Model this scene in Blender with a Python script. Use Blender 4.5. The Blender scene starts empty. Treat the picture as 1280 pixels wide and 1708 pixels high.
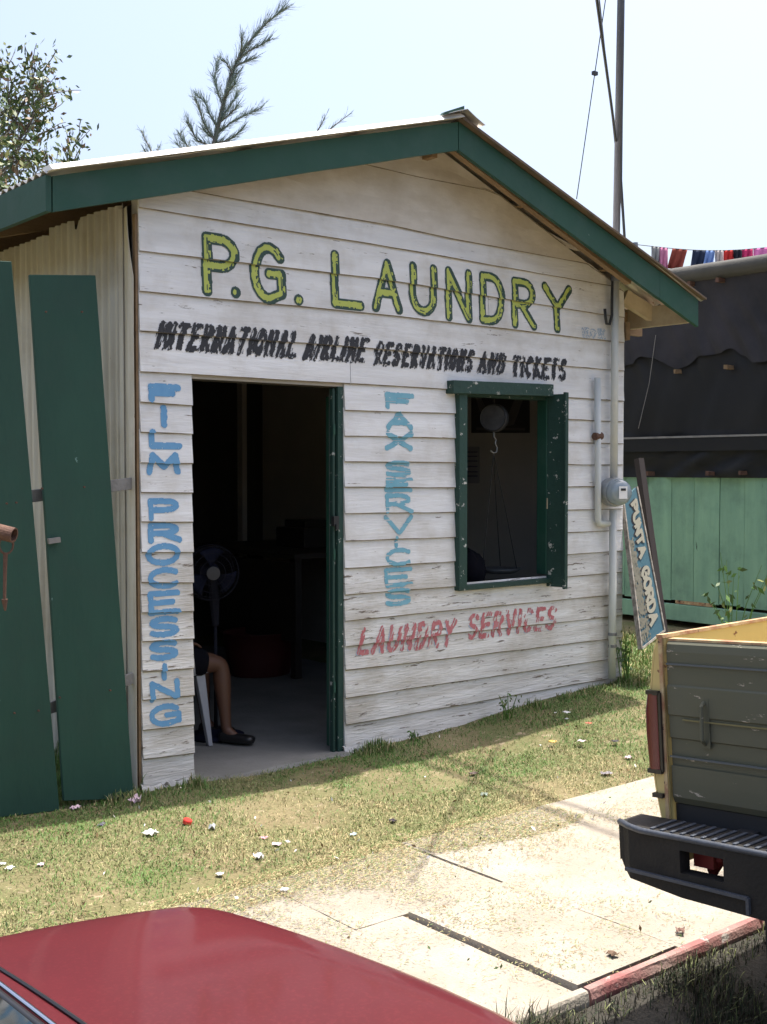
import bpy, bmesh, math, random
import numpy as np
from mathutils import Vector, Matrix, noise, Euler
random.seed(7); np.random.seed(7)
sc = bpy.context.scene
COL = sc.collection
rad = math.radians

# ------------------------------------------------------------ camera
FPX = 1984.0
YAW = rad(39.6); PIT = math.atan(72 / FPX)
CAM = Vector((-2.82, -5.30, 1.61))
cam = bpy.data.objects.new('camera', bpy.data.cameras.new('camera')); COL.objects.link(cam)
cam.location = CAM
cam.rotation_euler = (math.pi / 2 - PIT, 0, -YAW)
cam.data.sensor_fit = 'VERTICAL'; cam.data.sensor_height = 36.0
cam.data.lens = FPX / 1708 * 36
cam.data.clip_start = 0.05; cam.data.clip_end = 3000
sc.camera = cam
# ------------------------------------------------------------ light
SUN = Vector((0.267, 0.022, 1.0)).normalized()
elev = math.asin(SUN.z); az = math.atan2(SUN.x, SUN.y)
w = bpy.data.worlds.new("World"); sc.world = w; w.use_nodes = True
nt = w.node_tree
for n in list(nt.nodes): nt.nodes.remove(n)
wo = nt.nodes.new('ShaderNodeOutputWorld'); bg = nt.nodes.new('ShaderNodeBackground')
sky = nt.nodes.new('ShaderNodeTexSky'); sky.sky_type = 'NISHITA'; sky.sun_disc = False
sky.sun_elevation = elev; sky.sun_rotation = az
sky.air_density = 1.0; sky.dust_density = 6.0; sky.ozone_density = 1.0
bg.inputs['Strength'].default_value = 0.15
nt.links.new(sky.outputs[0], bg.inputs[0]); nt.links.new(bg.outputs[0], wo.inputs[0])
sl = bpy.data.lights.new('sun', 'SUN'); sl.energy = 3.9; sl.angle = rad(0.5); sl.color = (1.0, 0.95, 0.86)
so = bpy.data.objects.new('sun', sl); COL.objects.link(so)
so.rotation_euler = SUN.to_track_quat('Z', 'Y').to_euler()
so.location = (3, 0, 12)
sc.view_settings.view_transform = 'Standard'; sc.view_settings.look = 'None'
sc.view_settings.exposure = 1.05; sc.view_settings.gamma = 1.0
sc.view_settings.use_curve_mapping = False

# ------------------------------------------------------------ measuring the place from the photograph
FH = Vector((math.sin(YAW), math.cos(YAW), 0)); RT = Vector((math.cos(YAW), -math.sin(YAW), 0))
FW = FH * math.cos(PIT) + Vector((0, 0, -math.sin(PIT))); UP = RT.cross(FW)
def ray(x, y): return FW + RT * ((x - 640) / FPX) + UP * ((854 - y) / FPX)
def onY(x, y, Y=0.0): d = ray(x, y); return CAM + d * ((Y - CAM.y) / d.y)
def onX(x, y, X=0.0): d = ray(x, y); return CAM + d * ((X - CAM.x) / d.x)
def onZ(x, y, Z=0.0): d = ray(x, y); return CAM + d * ((Z - CAM.z) / d.z)
def atD(x, y, D): return CAM + ray(x, y) * D
def nz(x, y=0, z=0): return noise.noise(Vector((x, y, z)))
def sm(t): t = max(0.0, min(1.0, t)); return t * t * (3 - 2 * t)

# ------------------------------------------------------------ materials
def mat(name, col, rough=0.7, col2=None, scale=6.0, amt=0.5, bump=0.0, bscale=60.0, metallic=0.0,
        stretch=(1, 1, 1), spots=None, spot_scale=30, spot_thr=0.68, coat=0.0, vary=0.0, spec=0.5, alpha=1.0, grime=None, gscale=1.5, gamt=.5, fine=None):
    m = bpy.data.materials.new(name); m.use_nodes = True
    t = m.node_tree; b = t.nodes['Principled BSDF']; L = t.links.new
    tc = t.nodes.new('ShaderNodeTexCoord'); mp = t.nodes.new('ShaderNodeMapping')
    mp.inputs['Scale'].default_value = stretch
    L(tc.outputs['Object'], mp.inputs[0])
    if vary:
        oi = t.nodes.new('ShaderNodeObjectInfo'); ml = t.nodes.new('ShaderNodeMath'); ml.operation = 'MULTIPLY'
        ml.inputs[1].default_value = 37.0; L(oi.outputs['Random'], ml.inputs[0]); L(ml.outputs[0], mp.inputs['Location'])
    def noise_fac(s, lo, hi, det=6, rgh=.6, inp=None):
        n = t.nodes.new('ShaderNodeTexNoise'); n.inputs['Scale'].default_value = s
        n.inputs['Detail'].default_value = det; n.inputs['Roughness'].default_value = rgh
        L(inp or mp.outputs[0], n.inputs['Vector'])
        r = t.nodes.new('ShaderNodeMapRange'); r.inputs[1].default_value = lo; r.inputs[2].default_value = hi
        r.clamp = True; L(n.outputs[0], r.inputs[0]); return r.outputs[0]
    def mix(a, c, f, fm=1.0):
        x = t.nodes.new('ShaderNodeMix'); x.data_type = 'RGBA'
        if isinstance(a, tuple): x.inputs[6].default_value = (*a, 1)
        else: L(a, x.inputs[6])
        if isinstance(c, tuple): x.inputs[7].default_value = (*c, 1)
        else: L(c, x.inputs[7])
        if fm != 1.0:
            q = t.nodes.new('ShaderNodeMath'); q.operation = 'MULTIPLY'; q.inputs[1].default_value = fm
            L(f, q.inputs[0]); f = q.outputs[0]
        L(f, x.inputs[0]); return x.outputs[2]
    c = tuple(col)
    cur = c
    if col2: cur = mix(cur, tuple(col2), noise_fac(scale, .35, .65), amt)
    if grime: cur = mix(cur, tuple(grime), noise_fac(gscale, .48, .72, 8, .65, tc.outputs['Object']), gamt)
    if fine: cur = mix(cur, tuple(fine), noise_fac(bscale * 2.5, .5, .75, 2), .5)
    if spots: cur = mix(cur, tuple(spots), noise_fac(spot_scale, spot_thr, spot_thr + .03, 5, .7))
    if vary:
        hs = t.nodes.new('ShaderNodeHueSaturation')
        mr = t.nodes.new('ShaderNodeMapRange'); mr.inputs[3].default_value = 1 - vary; mr.inputs[4].default_value = 1 + vary
        L(oi.outputs['Random'], mr.inputs[0]); L(mr.outputs[0], hs.inputs['Value'])
        if isinstance(cur, tuple): hs.inputs['Color'].default_value = (*cur, 1)
        else: L(cur, hs.inputs['Color'])
        cur = hs.outputs[0]
    if isinstance(cur, tuple): b.inputs['Base Color'].default_value = (*cur, 1)
    else: L(cur, b.inputs['Base Color'])
    b.inputs['Roughness'].default_value = rough; b.inputs['Metallic'].default_value = metallic
    b.inputs['Specular IOR Level'].default_value = spec
    if coat: b.inputs['Coat Weight'].default_value = coat; b.inputs['Coat Roughness'].default_value = .08
    if bump:
        n = t.nodes.new('ShaderNodeTexNoise'); n.inputs['Scale'].default_value = bscale; n.inputs['Detail'].default_value = 5
        L(mp.outputs[0], n.inputs['Vector'])
        bp = t.nodes.new('ShaderNodeBump'); bp.inputs['Strength'].default_value = bump; bp.inputs['Distance'].default_value = .01
        L(n.outputs[0], bp.inputs['Height']); L(bp.outputs[0], b.inputs['Normal'])
    return m
M = {}
M['clap'] = mat('white_paint_wood', (.75, .75, .755), .6, (.60, .59, .58), 5, .75, .35, 25, stretch=(.35, 1, 3), spots=(.19, .16, .13), spot_scale=14, spot_thr=.655, vary=.05, grime=(.44, .40, .34), gscale=2.2, gamt=.7)
M['lap'] = mat('painted_lap_shadow', (.12, .095, .065), .9, (.30, .26, .20), 14, .8, vary=.1)  # lap shadow painted dark on board undersides and lower edges
M['clap_low'] = mat('white_paint_wood_worn', (.71, .70, .685), .65, (.50, .475, .44), 6, .85, .6, 30, stretch=(.35, 1, 3), spots=(.16, .13, .10), spot_scale=15, spot_thr=.612, vary=.05, grime=(.36, .31, .24), gscale=2.4, gamt=.7)
M['clap_gable'] = mat('white_paint_wood_stained', (.64, .60, .55), .65, (.46, .41, .34), 4, .8, .3, 25, stretch=(.6, 1, 1.4), spots=(.12, .10, .08), spot_scale=14, spot_thr=.72, vary=.03, grime=(.36, .30, .22), gscale=1.6, gamt=.6)
M['green'] = mat('dark_green_paint', (.008, .056, .036), .65, (.013, .070, .046), 5, .6, .2, 30, stretch=(.5, .5, .5), spots=(.24, .30, .27), spot_scale=22, spot_thr=.72, vary=.08, grime=(.03, .075, .06), gscale=4, gamt=.7)
M['green_worn'] = mat('dark_green_paint_worn', (.009, .038, .029), .65, (.014, .052, .040), 5, .6, .4, 30, spots=(.45, .45, .42), spot_scale=18, spot_thr=.62, vary=.1)
M['green_board'] = mat('green_board_paint', (.006, .042, .028), .75, (.012, .058, .039), 4, .7, .25, 40, stretch=(1, 1, .3), spots=(.15, .25, .22), spot_scale=26, spot_thr=.70, vary=.1, grime=(.012, .04, .03), gscale=3, gamt=.6)
M['corr'] = mat('painted_corrugated_metal', (.56, .53, .46), .5, (.40, .35, .27), 9, .6, .1, 40, stretch=(2.5, 2.5, .25), spots=(.10, .055, .03), spot_scale=16, spot_thr=.70, metallic=.1, grime=(.30, .24, .15), gscale=2.2, gamt=.6)
M['zinc'] = mat('galvanised_roof_sheet', (.62, .60, .57), .38, (.42, .36, .30), 3, .6, .1, 40, metallic=.6, spots=(.25, .12, .06), spot_scale=7, spot_thr=.68)
M['rawwood'] = mat('bare_brown_wood', (.24, .16, .09), .8, (.15, .095, .05), 8, .7, .4, 60, stretch=(.4, 1.5, 1.5), vary=.15)
M['greywood'] = mat('grey_weathered_wood', (.25, .24, .23), .85, (.15, .14, .13), 10, .7, .4, 60, vary=.15)
M['trimwood'] = mat('dirty_cream_wood', (.50, .42, .30), .75, (.34, .26, .16), 6, .7, .3, 40, vary=.1)
M['joint'] = mat('sandy_joint_fill', (.26, .21, .15), .95, (.15, .12, .08), 20, .8)
M['concrete'] = mat('pavement_concrete', (.335, .305, .26), .9, (.235, .205, .165), 3.2, .8, .6, 90, spots=(.17, .15, .12), spot_scale=30, spot_thr=.67, vary=.05, fine=(.28, .25, .20), grime=(.33, .29, .22), gscale=1.1, gamt=.5)
M['kerbred'] = mat('faded_red_kerb_paint', (.27, .075, .075), .85, (.34, .24, .21), 4, 1.0, .5, 90, spots=(.45, .40, .36), spot_scale=14, spot_thr=.6)
M['floor'] = mat('interior_concrete', (.20, .20, .19), .8, (.13, .13, .12), 3, .7, .3, 60)
M['found'] = mat('painted_foundation', (.62, .61, .60), .85, (.42, .40, .37), 5, .8, .8, 40, spots=(.12, .11, .09), spot_scale=12, spot_thr=.62)
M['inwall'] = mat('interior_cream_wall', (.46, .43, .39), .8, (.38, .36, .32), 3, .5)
M['indark'] = mat('interior_dimmed_boards', (.045, .04, .033), .8, (.03, .026, .02), 5, .6)  # room dimness put into the base colour of back and left walls
M['soil'] = mat('dry_soil_and_turf', (.175, .135, .072), .95, (.085, .11, .030), 1.9, .95, .8, 60, spots=(.27, .22, .14), spot_scale=16, spot_thr=.60, fine=(.06, .07, .02), grime=(.30, .225, .135), gscale=.9, gamt=.8)
M['street'] = mat('dusty_street_surface', (.045, .040, .032), .95, (.028, .027, .02), 3, .8, .8, 70, spots=(.09, .08, .06), spot_scale=25, spot_thr=.66)
M['g5'] = mat('shade_darkened_weed_green', (.022, .036, .012), .8)  # street grass copies, colours darkened to deepen the truck's shadow
M['g6'] = mat('shade_darkened_weed_brown', (.035, .028, .015), .8)
M['g1'] = mat('grass_blade_green', (.075, .165, .020), .6)
M['g2'] = mat('grass_blade_olive', (.165, .185, .062), .65)
M['g3'] = mat('grass_blade_straw', (.40, .335, .17), .7)
M['g4'] = mat('grass_blade_brown', (.20, .13, .06), .8)
M['yel'] = mat('yellow_green_letter_paint', (.44, .49, .10), .65, (.36, .41, .08), 20, .5)
M['dkg'] = mat('dark_green_letter_paint', (.022, .055, .042), .6)
M['blk'] = mat('black_letter_paint', (.018, .018, .022), .6)
M['blue'] = mat('blue_letter_paint', (.10, .27, .48), .6, (.15, .34, .54), 14, .6)
M['teal'] = mat('teal_letter_paint', (.14, .36, .46), .6, (.22, .43, .52), 20, .6)
M['redl'] = mat('red_letter_paint', (.42, .10, .11), .65, (.52, .25, .26), 30, .6)
M['lblue'] = mat('faint_blue_marking', (.34, .42, .52), .7)
M['pvc'] = mat('grey_painted_conduit', (.60, .62, .60), .45, (.46, .46, .42), 6, .7, stretch=(1, 1, .3))
M['steel'] = mat('dull_steel', (.22, .24, .26), .4, (.16, .16, .17), 8, .5, metallic=.6)
M['alu'] = mat('meter_aluminium', (.40, .42, .43), .35, (.25, .26, .27), 14, .5, metallic=.5)
M['dark'] = mat('near_black_rubber', (.015, .015, .017), .6)
M['cable'] = mat('black_cable', (.02, .022, .026), .5)
M['rust'] = mat('rusty_pipe', (.12, .062, .04), .85, (.07, .032, .022), 18, .8, .5, 80, spots=(.30, .24, .2), spot_scale=20, spot_thr=.66)
M['tarp'] = mat('black_plastic_tarp', (.009, .010, .012), .7, (.014, .014, .015), 1.2, .9, .15, 12, spec=.3)
M['tarp2'] = mat('grey_black_tarp', (.036, .033, .037), .8, (.018, .018, .021), 2.5, .9, .2, 14, spec=.3)  # greyer tone for the second sheet over the upper wall
M['tarpgrey'] = mat('shed_roof_felt', (.075, .073, .066), .9, (.05, .05, .046), 5, .6, .4, 40)
M['shed'] = mat('faded_green_planks', (.27, .47, .32), .8, (.19, .35, .25), 5, .7, .4, 50, stretch=(2, 2, .25), spots=(.03, .06, .045), spot_scale=12, spot_thr=.67, vary=.12, grime=(.11, .20, .16), gscale=2.5, gamt=.6)
M['carred'] = mat('dark_red_car_paint', (.078, .005, .008), .5, (.060, .004, .007), 2.5, .8, coat=.5, fine=(.11, .012, .016), spots=(.30, .17, .16), spot_scale=55, spot_thr=.745, spec=.2)
M['chrome'] = mat('car_chrome', (.6, .6, .62), .15, metallic=1.0)
M['black'] = mat('black_trim', (.012, .012, .013), .35)
M['carglass'] = mat('tinted_car_glass', (.012, .016, .018), .04, spec=.8)
M['tgrey'] = mat('grey_green_truck_paint', (.082, .084, .054), .6, (.10, .098, .066), 3, .5, spots=(.42, .36, .29), spot_scale=7, spot_thr=.635, stretch=(1, 1, 4), grime=(.08, .085, .07), gscale=2, gamt=.5)
M['tcream'] = mat('cream_yellow_truck_paint', (.55, .43, .17), .4, (.48, .36, .14), 5, .6, spots=(.16, .055, .03), spot_scale=15, spot_thr=.64)
M['trust'] = mat('rusted_truck_edge', (.30, .13, .07), .8, (.55, .44, .24), 18, .9, spots=(.06, .03, .025), spot_scale=22, spot_thr=.62)
M['taillight'] = mat('red_tail_light_lens', (.11, .008, .013), .25, spec=.6)
M['bumper'] = mat('black_step_bumper', (.016, .015, .014), .75, (.030, .026, .022), 7, .6, .25, 90, spec=.3)
M['tread'] = mat('bumper_tread', (.055, .065, .085), .5, (.035, .04, .05), 20, .5, .2, 90)
M['skin'] = mat('brown_skin', (.11, .05, .028), .55)
M['cloth'] = mat('dark_navy_cloth', (.006, .006, .009), .95, spec=.1)
M['plastic'] = mat('white_plastic', (.36, .37, .40), .5)
M['fanblue'] = mat('dark_blue_fan_plastic', (.012, .014, .03), .7, spec=.1)
M['fangrey'] = mat('grey_fan_plastic', (.018, .018, .025), .8, spec=.1)
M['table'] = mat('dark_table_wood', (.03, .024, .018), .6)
M['redplastic'] = mat('red_plastic', (.07, .010, .008), .6)
M['paper'] = mat('white_paper', (.78, .77, .76), .8)
M['paperp'] = mat('pale_pink_paper', (.66, .50, .55), .8)
M['ink'] = mat('printed_ink', (.08, .07, .12), .8)
M['poster'] = mat('dark_poster', (.035, .03, .03), .6, (.05, .045, .045), 3, .6)
M['posterl'] = mat('poster_pale_shape', (.11, .10, .095), .6)
M['bark'] = mat('grey_bark', (.16, .145, .13), .9, (.10, .09, .08), 12, .7)
M['leaf1'] = mat('leaf_green', (.060, .105, .030), .5)
M['leaf2'] = mat('leaf_yellow_green', (.16, .18, .05), .5)
M['leaf3'] = mat('leaf_brownish', (.16, .10, .05), .6)
M['needle'] = mat('casuarina_needles', (.15, .20, .17), .7)
M['signblue'] = mat('sign_blue_paint', (.030, .090, .125), .65, (.055, .13, .165), 6, .7, spots=(.45, .42, .36), spot_scale=16, spot_thr=.70)
M['signedge'] = mat('sign_bare_edge', (.38, .35, .31), .8, (.12, .10, .08), 22, .9)
M['signlet'] = mat('sign_cream_letters', (.27, .26, .21), .75)
M['signfade'] = mat('sign_peeling_letters', (.15, .145, .115), .85)
def cmat(n, c): return mat('garment_' + n, c, .9, tuple(v * .7 for v in c), 12, .5)

# ------------------------------------------------------------ mesh builder
def tag(o, label=None, cat=None, group=None, kind=None):
    if label: o['label'] = label
    if cat: o['category'] = cat
    if group: o['group'] = group
    if kind: o['kind'] = kind
    return o
class MB:
    def __init__(s): s.v = []; s.f = []; s.m = []
    def add(s, vs, fs, mi=0):
        k = len(s.v); s.v += [tuple(p) for p in vs]; s.f += [tuple(i + k for i in f) for f in fs]; s.m += [mi] * len(fs)
    def box(s, a, b, mi=0, jit=0):
        x0, y0, z0 = a; x1, y1, z1 = b
        vs = [(x, y, z) for x in (x0, x1) for y in (y0, y1) for z in (z0, z1)]
        if jit: vs = [tuple(c + random.uniform(-jit, jit) for c in p) for p in vs]
        s.add(vs, [(0, 1, 3, 2), (4, 6, 7, 5), (0, 4, 5, 1), (2, 3, 7, 6), (0, 2, 6, 4), (1, 5, 7, 3)], mi)
    def hexa(s, q0, q1, mi=0):   # two quads (same winding)
        s.add(list(q0) + list(q1), [(3, 2, 1, 0), (4, 5, 6, 7), (0, 1, 5, 4), (1, 2, 6, 5), (2, 3, 7, 6), (3, 0, 4, 7)], mi)
    def prism(s, poly, d, mi=0):  # extrude polygon by vector d
        n = len(poly); P = [Vector(p) for p in poly]; Q = [p + Vector(d) for p in P]
        s.add(P + Q, [tuple(range(n - 1, -1, -1)), tuple(range(n, 2 * n))] + [(i, (i + 1) % n, n + (i + 1) % n, n + i) for i in range(n)], mi)
    def bar(s, a, b, w, h, mi=0, up=(0, 0, 1)):
        a = Vector(a); b = Vector(b); d = (b - a).normalized(); u = Vector(up)
        r = d.cross(u).normalized(); u = r.cross(d).normalized()
        q = [r * (w / 2 * i) + u * (h / 2 * j) for i, j in ((-1, -1), (1, -1), (1, 1), (-1, 1))]
        s.hexa([a + k for k in q], [b + k for k in q], mi)
    def tube(s, pts, r, n=8, mi=0, cap=True):
        pts = [Vector(p) for p in pts]; N = len(pts)
        rs = r if isinstance(r, (list, tuple)) else [r] * N
        vs = []; ref = None
        for i, p in enumerate(pts):
            d = (pts[min(i + 1, N - 1)] - pts[max(i - 1, 0)]).normalized()
            if ref is None: ref = d.orthogonal().normalized()
            ref = (ref - d * ref.dot(d)).normalized(); q = d.cross(ref)
            for k in range(n):
                a = 2 * math.pi * k / n; vs.append(p + (ref * math.cos(a) + q * math.sin(a)) * rs[i])
        fs = [(i * n + k, i * n + (k + 1) % n, (i + 1) * n + (k + 1) % n, (i + 1) * n + k) for i in range(N - 1) for k in range(n)]
        if cap: fs += [tuple(range(n - 1, -1, -1)), tuple(range((N - 1) * n, N * n))]
        s.add(vs, fs, mi)
    def lathe(s, prof, org, axis=(0, 0, 1), n=24, mi=0):  # prof: (r, h)
        org = Vector(org); ax = Vector(axis).normalized(); u = ax.orthogonal().normalized(); v = ax.cross(u)
        vs = [org + ax * h + (u * math.cos(2 * math.pi * k / n) + v * math.sin(2 * math.pi * k / n)) * r for r, h in prof for k in range(n)]
        fs = [(i * n + k, i * n + (k + 1) % n, (i + 1) * n + (k + 1) % n, (i + 1) * n + k) for i in range(len(prof) - 1) for k in range(n)]
        s.add(vs, fs, mi)
    def grid(s, P, mi=0):  # P[i][j]
        a = len(P); b = len(P[0])
        s.add([p for r in P for p in r], [(i * b + j, i * b + j + 1, (i + 1) * b + j + 1, (i + 1) * b + j) for i in range(a - 1) for j in range(b - 1)], mi)
    def build(s, name, mats, parent=None, smooth=False, bevel=0, T=None, solid=0, subsurf=0):
        me = bpy.data.meshes.new(name)
        vs = s.v if T is None else [tuple(T @ Vector(p)) for p in s.v]
        me.from_pydata(vs, [], s.f)
        if not isinstance(mats, (list, tuple)): mats = [mats]
        for k in mats: me.materials.append(k)
        me.polygons.foreach_set('material_index', s.m)
        if smooth: me.polygons.foreach_set('use_smooth', [True] * len(s.f))
        me.update()
        o = bpy.data.objects.new(name, me); COL.objects.link(o)
        if parent: o.parent = parent
        if solid: md = o.modifiers.new('solid', 'SOLIDIFY'); md.thickness = solid; md.offset = 0
        if bevel: md = o.modifiers.new('bevel', 'BEVEL'); md.width = bevel; md.segments = 2; md.limit_method = 'ANGLE'
        if subsurf: md = o.modifiers.new('sub', 'SUBSURF'); md.levels = subsurf; md.render_levels = subsurf
        return o
def empty(name, loc=(0, 0, 0), rot=(0, 0, 0)):
    o = bpy.data.objects.new(name, None); COL.objects.link(o); o.location = loc; o.rotation_euler = rot; o.empty_display_size = .2; return o
def child_of(o, root):   # keep world coordinates of a mesh built in world space
    o.parent = root; o.matrix_parent_inverse = Matrix.LocRotScale(root.location, root.rotation_euler, (1, 1, 1)).inverted(); return o

# ============================================================ GROUND
def gz(x, y):
    z = .13 * sm((x - 1.3) / 2.3) * sm((y + 1.35) / 1.2) + .07 * sm((-x - .1) / 1.5) * sm((y + .6) / .8)
    z += .012 * nz(x * 2.1, y * 2.1) + .006 * nz(x * 8, y * 8, 3)
    if y < -1.25: z = z * sm((y + 1.5) / .25) - .03 * (1 - sm((y + 1.5) / .25))
    return z
KY = -2.925  # street edge of the pavement
def street_z(y): return -.15 + .0 * y
def axis_pts(lo, a, b, hi, st):
    r = []; x = lo
    while x < a - .01: r.append(x); x += max(st, (a - x) * .45)
    x = a
    while x < b: r.append(x); x += st
    x = b; d = st
    while x < hi: r.append(x); d *= 1.6; x += d
    r.append(hi); return r
xs = axis_pts(-900, -2.6, 5.4, 900, .06); ys = axis_pts(-1.5, -1.5, 1.2, 1200, .06)
mb = MB(); mb.grid([[(x, y, gz(x, y) - (.10 if (0.02 < x < 3.66 and 0.05 < y < 4.2) else 0)) for x in xs] for y in ys])
g = mb.build('ground', M['soil'], smooth=True); tag(g, kind='structure')
mb = MB(); xs2 = axis_pts(-900, -3, 5, 900, .12); ys2 = [KY - .005 - .1 * i for i in range(60)] + [-15, -40, -200, -900]
mb.grid([[(x, y, -.15 + .108 * sm(1 - (KY - y) / .6) + (.008 * nz(x * 3, y * 3) if abs(x) < 20 else 0)) for x in xs2] for y in reversed(ys2)])
st = mb.build('street', M['street'], smooth=True); tag(st, kind='structure')
mb = MB(); mb.box((-30, KY + .05, -.30), (30, -1.43, -.026))
pv = mb.build('pavement', M['joint']); tag(pv, kind='structure')
def slab(x0, x1, y0, y1, zt, seed=0, name='slab'):
    mb = MB(); nx = max(2, int((x1 - x0) / .09)); ny = max(2, int((y1 - y0) / .09))
    P = []
    for j in range(ny + 1):
        row = []
        for i in range(nx + 1):
            x = x0 + (x1 - x0) * i / nx; y = y0 + (y1 - y0) * j / ny
            ed = 0
            if i in (0, nx) or j in (0, ny): ed = .005
            z = zt - ed + .003 * nz(x * 5, y * 5, seed)
            if i in (0, nx): x += .006 * nz(y * 14, i, seed)
            if j in (0, ny): y += .006 * nz(x * 14, j, seed + 4)
            row.append((x, y, z))
        P.append(row)
    mb.grid(P)
    rim = [P[0][i] for i in range(nx + 1)] + [P[j][nx] for j in range(1, ny + 1)] + [P[ny][i] for i in range(nx - 1, -1, -1)] + [P[j][0] for j in range(ny - 1, 0, -1)]
    n = len(rim); mb.add(rim + [(x, y, -.12) for x, y, z in rim], [(i, n + i, n + (i + 1) % n, (i + 1) % n) for i in range(n)])
    return mb.build(name, M['concrete'], pv)
G = .008
slab(-5.4, -1.95, KY + .046, -1.45, -.004, 1)
slab(-1.95 + G, -.265, KY + .046, -1.45, -.006, 2)
slab(-.265 + G, -.040, KY + .046, -2.0, -.012, 3)
slab(-.035 + G, .464, KY + .052, -2.068, .006, 4)
slab(-.265 + G, .475, -2.06 + G + .003, -1.45, -.008, 5)
slab(.479 + G, 2.3, KY + .046, -1.42, -.004, 6)
slab(2.3 + G, 4.2, KY + .046, -1.42, -.002, 7)
slab(4.2 + G, 6.4, KY + .046, -1.42, -.004, 8)
for i, (a, b, s) in enumerate([(-6, -.28, 0), (-.268, -.03, 0), (-.02, .9, 1), (.912, 6.5, 1)]):
    mb = MB(); n = max(2, int((b - a) / .08))
    prof = [(KY + .002, -.22), (KY, -.03), (KY + .006, -.008), (KY + .010, .0), (KY + .034, .001), (KY + .038, -.1)]
    P = [[(a + (b - a) * i / n, y + .004 * nz(i * .4, k), z + .003 * nz(i * .7, k, 4)) for i in range(n + 1)] for k, (y, z) in enumerate(prof)]
    P = P[::-1]; mb.grid(P)
    mb.add([P[k][0] for k in range(6)], [(0, 1, 2, 3, 4, 5)]); mb.add([P[k][-1] for k in range(6)], [(5, 4, 3, 2, 1, 0)])
    kb = mb.build('kerb', M['kerbred'] if s else M['concrete'], pv)
    if s: kb['label'] = 'kerb with faded red paint'

# ============================================================ LAUNDRY BUILDING
B = empty('laundry_building', (1.85, 0, 0))
tag(B, 'white clapboard laundry shack with green roof trim and hand-painted lettering on its front', 'building')
def part(mb, name, m, root=B, **k): o = mb.build(name, m, **k); return child_of(o, root)
def sub(mb, name, m, par, **k):
    o = mb.build(name, m, **k); o.parent = par; return o
BP = set()
W = 3.705
LN = {-1: [(600, 272), (700, 296), (825, 320)],
 0: [(304, 317), (660, 378), (762, 400), (1006, 445)], 1: [(228, 346), (631, 409), (1006, 475)], 2: [(228, 418), (631, 465), (1013, 526)],
 3: [(228, 486), (631, 524), (1013, 569)], 4: [(228, 552), (631, 582), (1013, 617)], 5: [(228, 620), (559, 639), (755, 650), (1013, 668)]}
l_ = [671, 721, 772, 822, 871, 922, 973, 1023, 1072, 1123, 1170, 1220, 1269, 1316]
s_ = [677, 724, 774, 823, 872, 922, 973, 1021, 1067, 1116, 1162, 1211, 1258, 1299]
m_ = [685, 728, 771, 813, 857, 903, 949, 993, 1036, 1079, 1119, 1165, 1210, 1252]
n_ = [690, 731, 772, 814, 855, 897, 937, 979, 1019, 1058, 1098, 0, 0, 0]
r_ = [703, 740, 776, 812, 850, 886, 921, 957, 994, 1030, 1067, 1101, 1133, 0]
for i in range(14):
    LN[6 + i] = [p for p in [(228, l_[i]), (319, s_[i]), (580, m_[i]), (755, n_[i]), (1011, r_[i])] if p[1]]
YB = -.018; YT = -.005
LZ = {}
for i, ps in LN.items():
    q = [onY(x, y, YB) for x, y in ps]; LZ[i] = ([p.x for p in q], [p.z for p in q])
def zl(i, x):
    if i < -1: return 9.0
    X, Z = LZ[i]; return float(np.interp(x, X, Z)) + .0025 * nz(x * 2.3, i * 5.1) + .001 * nz(x * 9, i * 5.1)
# roof rake: fascia plane leans from a shallow overhang on the left to a deeper one on the right
def fy(x): return -.09 + (-.30 + .09) * (x + .58) / 2.45 if x < 1.87 else -.30 - .12 * (x - 1.87) / 2.28
FL = onY(87, 293, -.09); FP = onY(765, 203, -.30); FR = onY(1165, 500, -.42)
FLb = onY(87, 353, -.09); FPb = onY(765, 250, -.30); FRb = onY(1165, 545, -.42)
PX = FP.x
def zroof(x):
    if x < PX: return FL.z + (FP.z - FL.z) * (x - FL.x) / (PX - FL.x)
    return FP.z + (FR.z - FP.z) * (x - PX) / (FR.x - PX)
DX0, DX1, DZ = .294, 1.272, None
WX0, WX1 = onY(760, 700).x, onY(925, 700).x
def rows_at(x, z):
    for i in range(-1, 20):
        if zl(i, x) <= z: return i
    return 19
def surf(x, z, i=None):
    if i is None: i = rows_at(x, z)
    zb = zl(i, x); zt = zl(i - 1, x) if i > -1 else zb + .25
    return YB + (YT - YB) * min(1.2, (z - zb) / (zt - zb))
fw = MB()   # sheathing behind the boards
zt5 = 2.07
fw.box((.004, .004, -.05), (DX0, .07, zt5)); fw.box((DX1, .004, -.05), (WX0, .07, zt5)); fw.box((WX0, .004, -.05), (WX1, .07, .88)); fw.box((WX1, .004, -.05), (W - .004, .07, zt5))
fw.prism([(.004, .004, zt5), (W - .004, .004, zt5), (W - .004, .004, zroof(W) - .06), (PX, .004, FP.z - .06), (.004, .004, zroof(0) - .06)], (0, .066, 0))
front = part(fw, 'front_wall', M['inwall']); BP.add(front)
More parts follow.
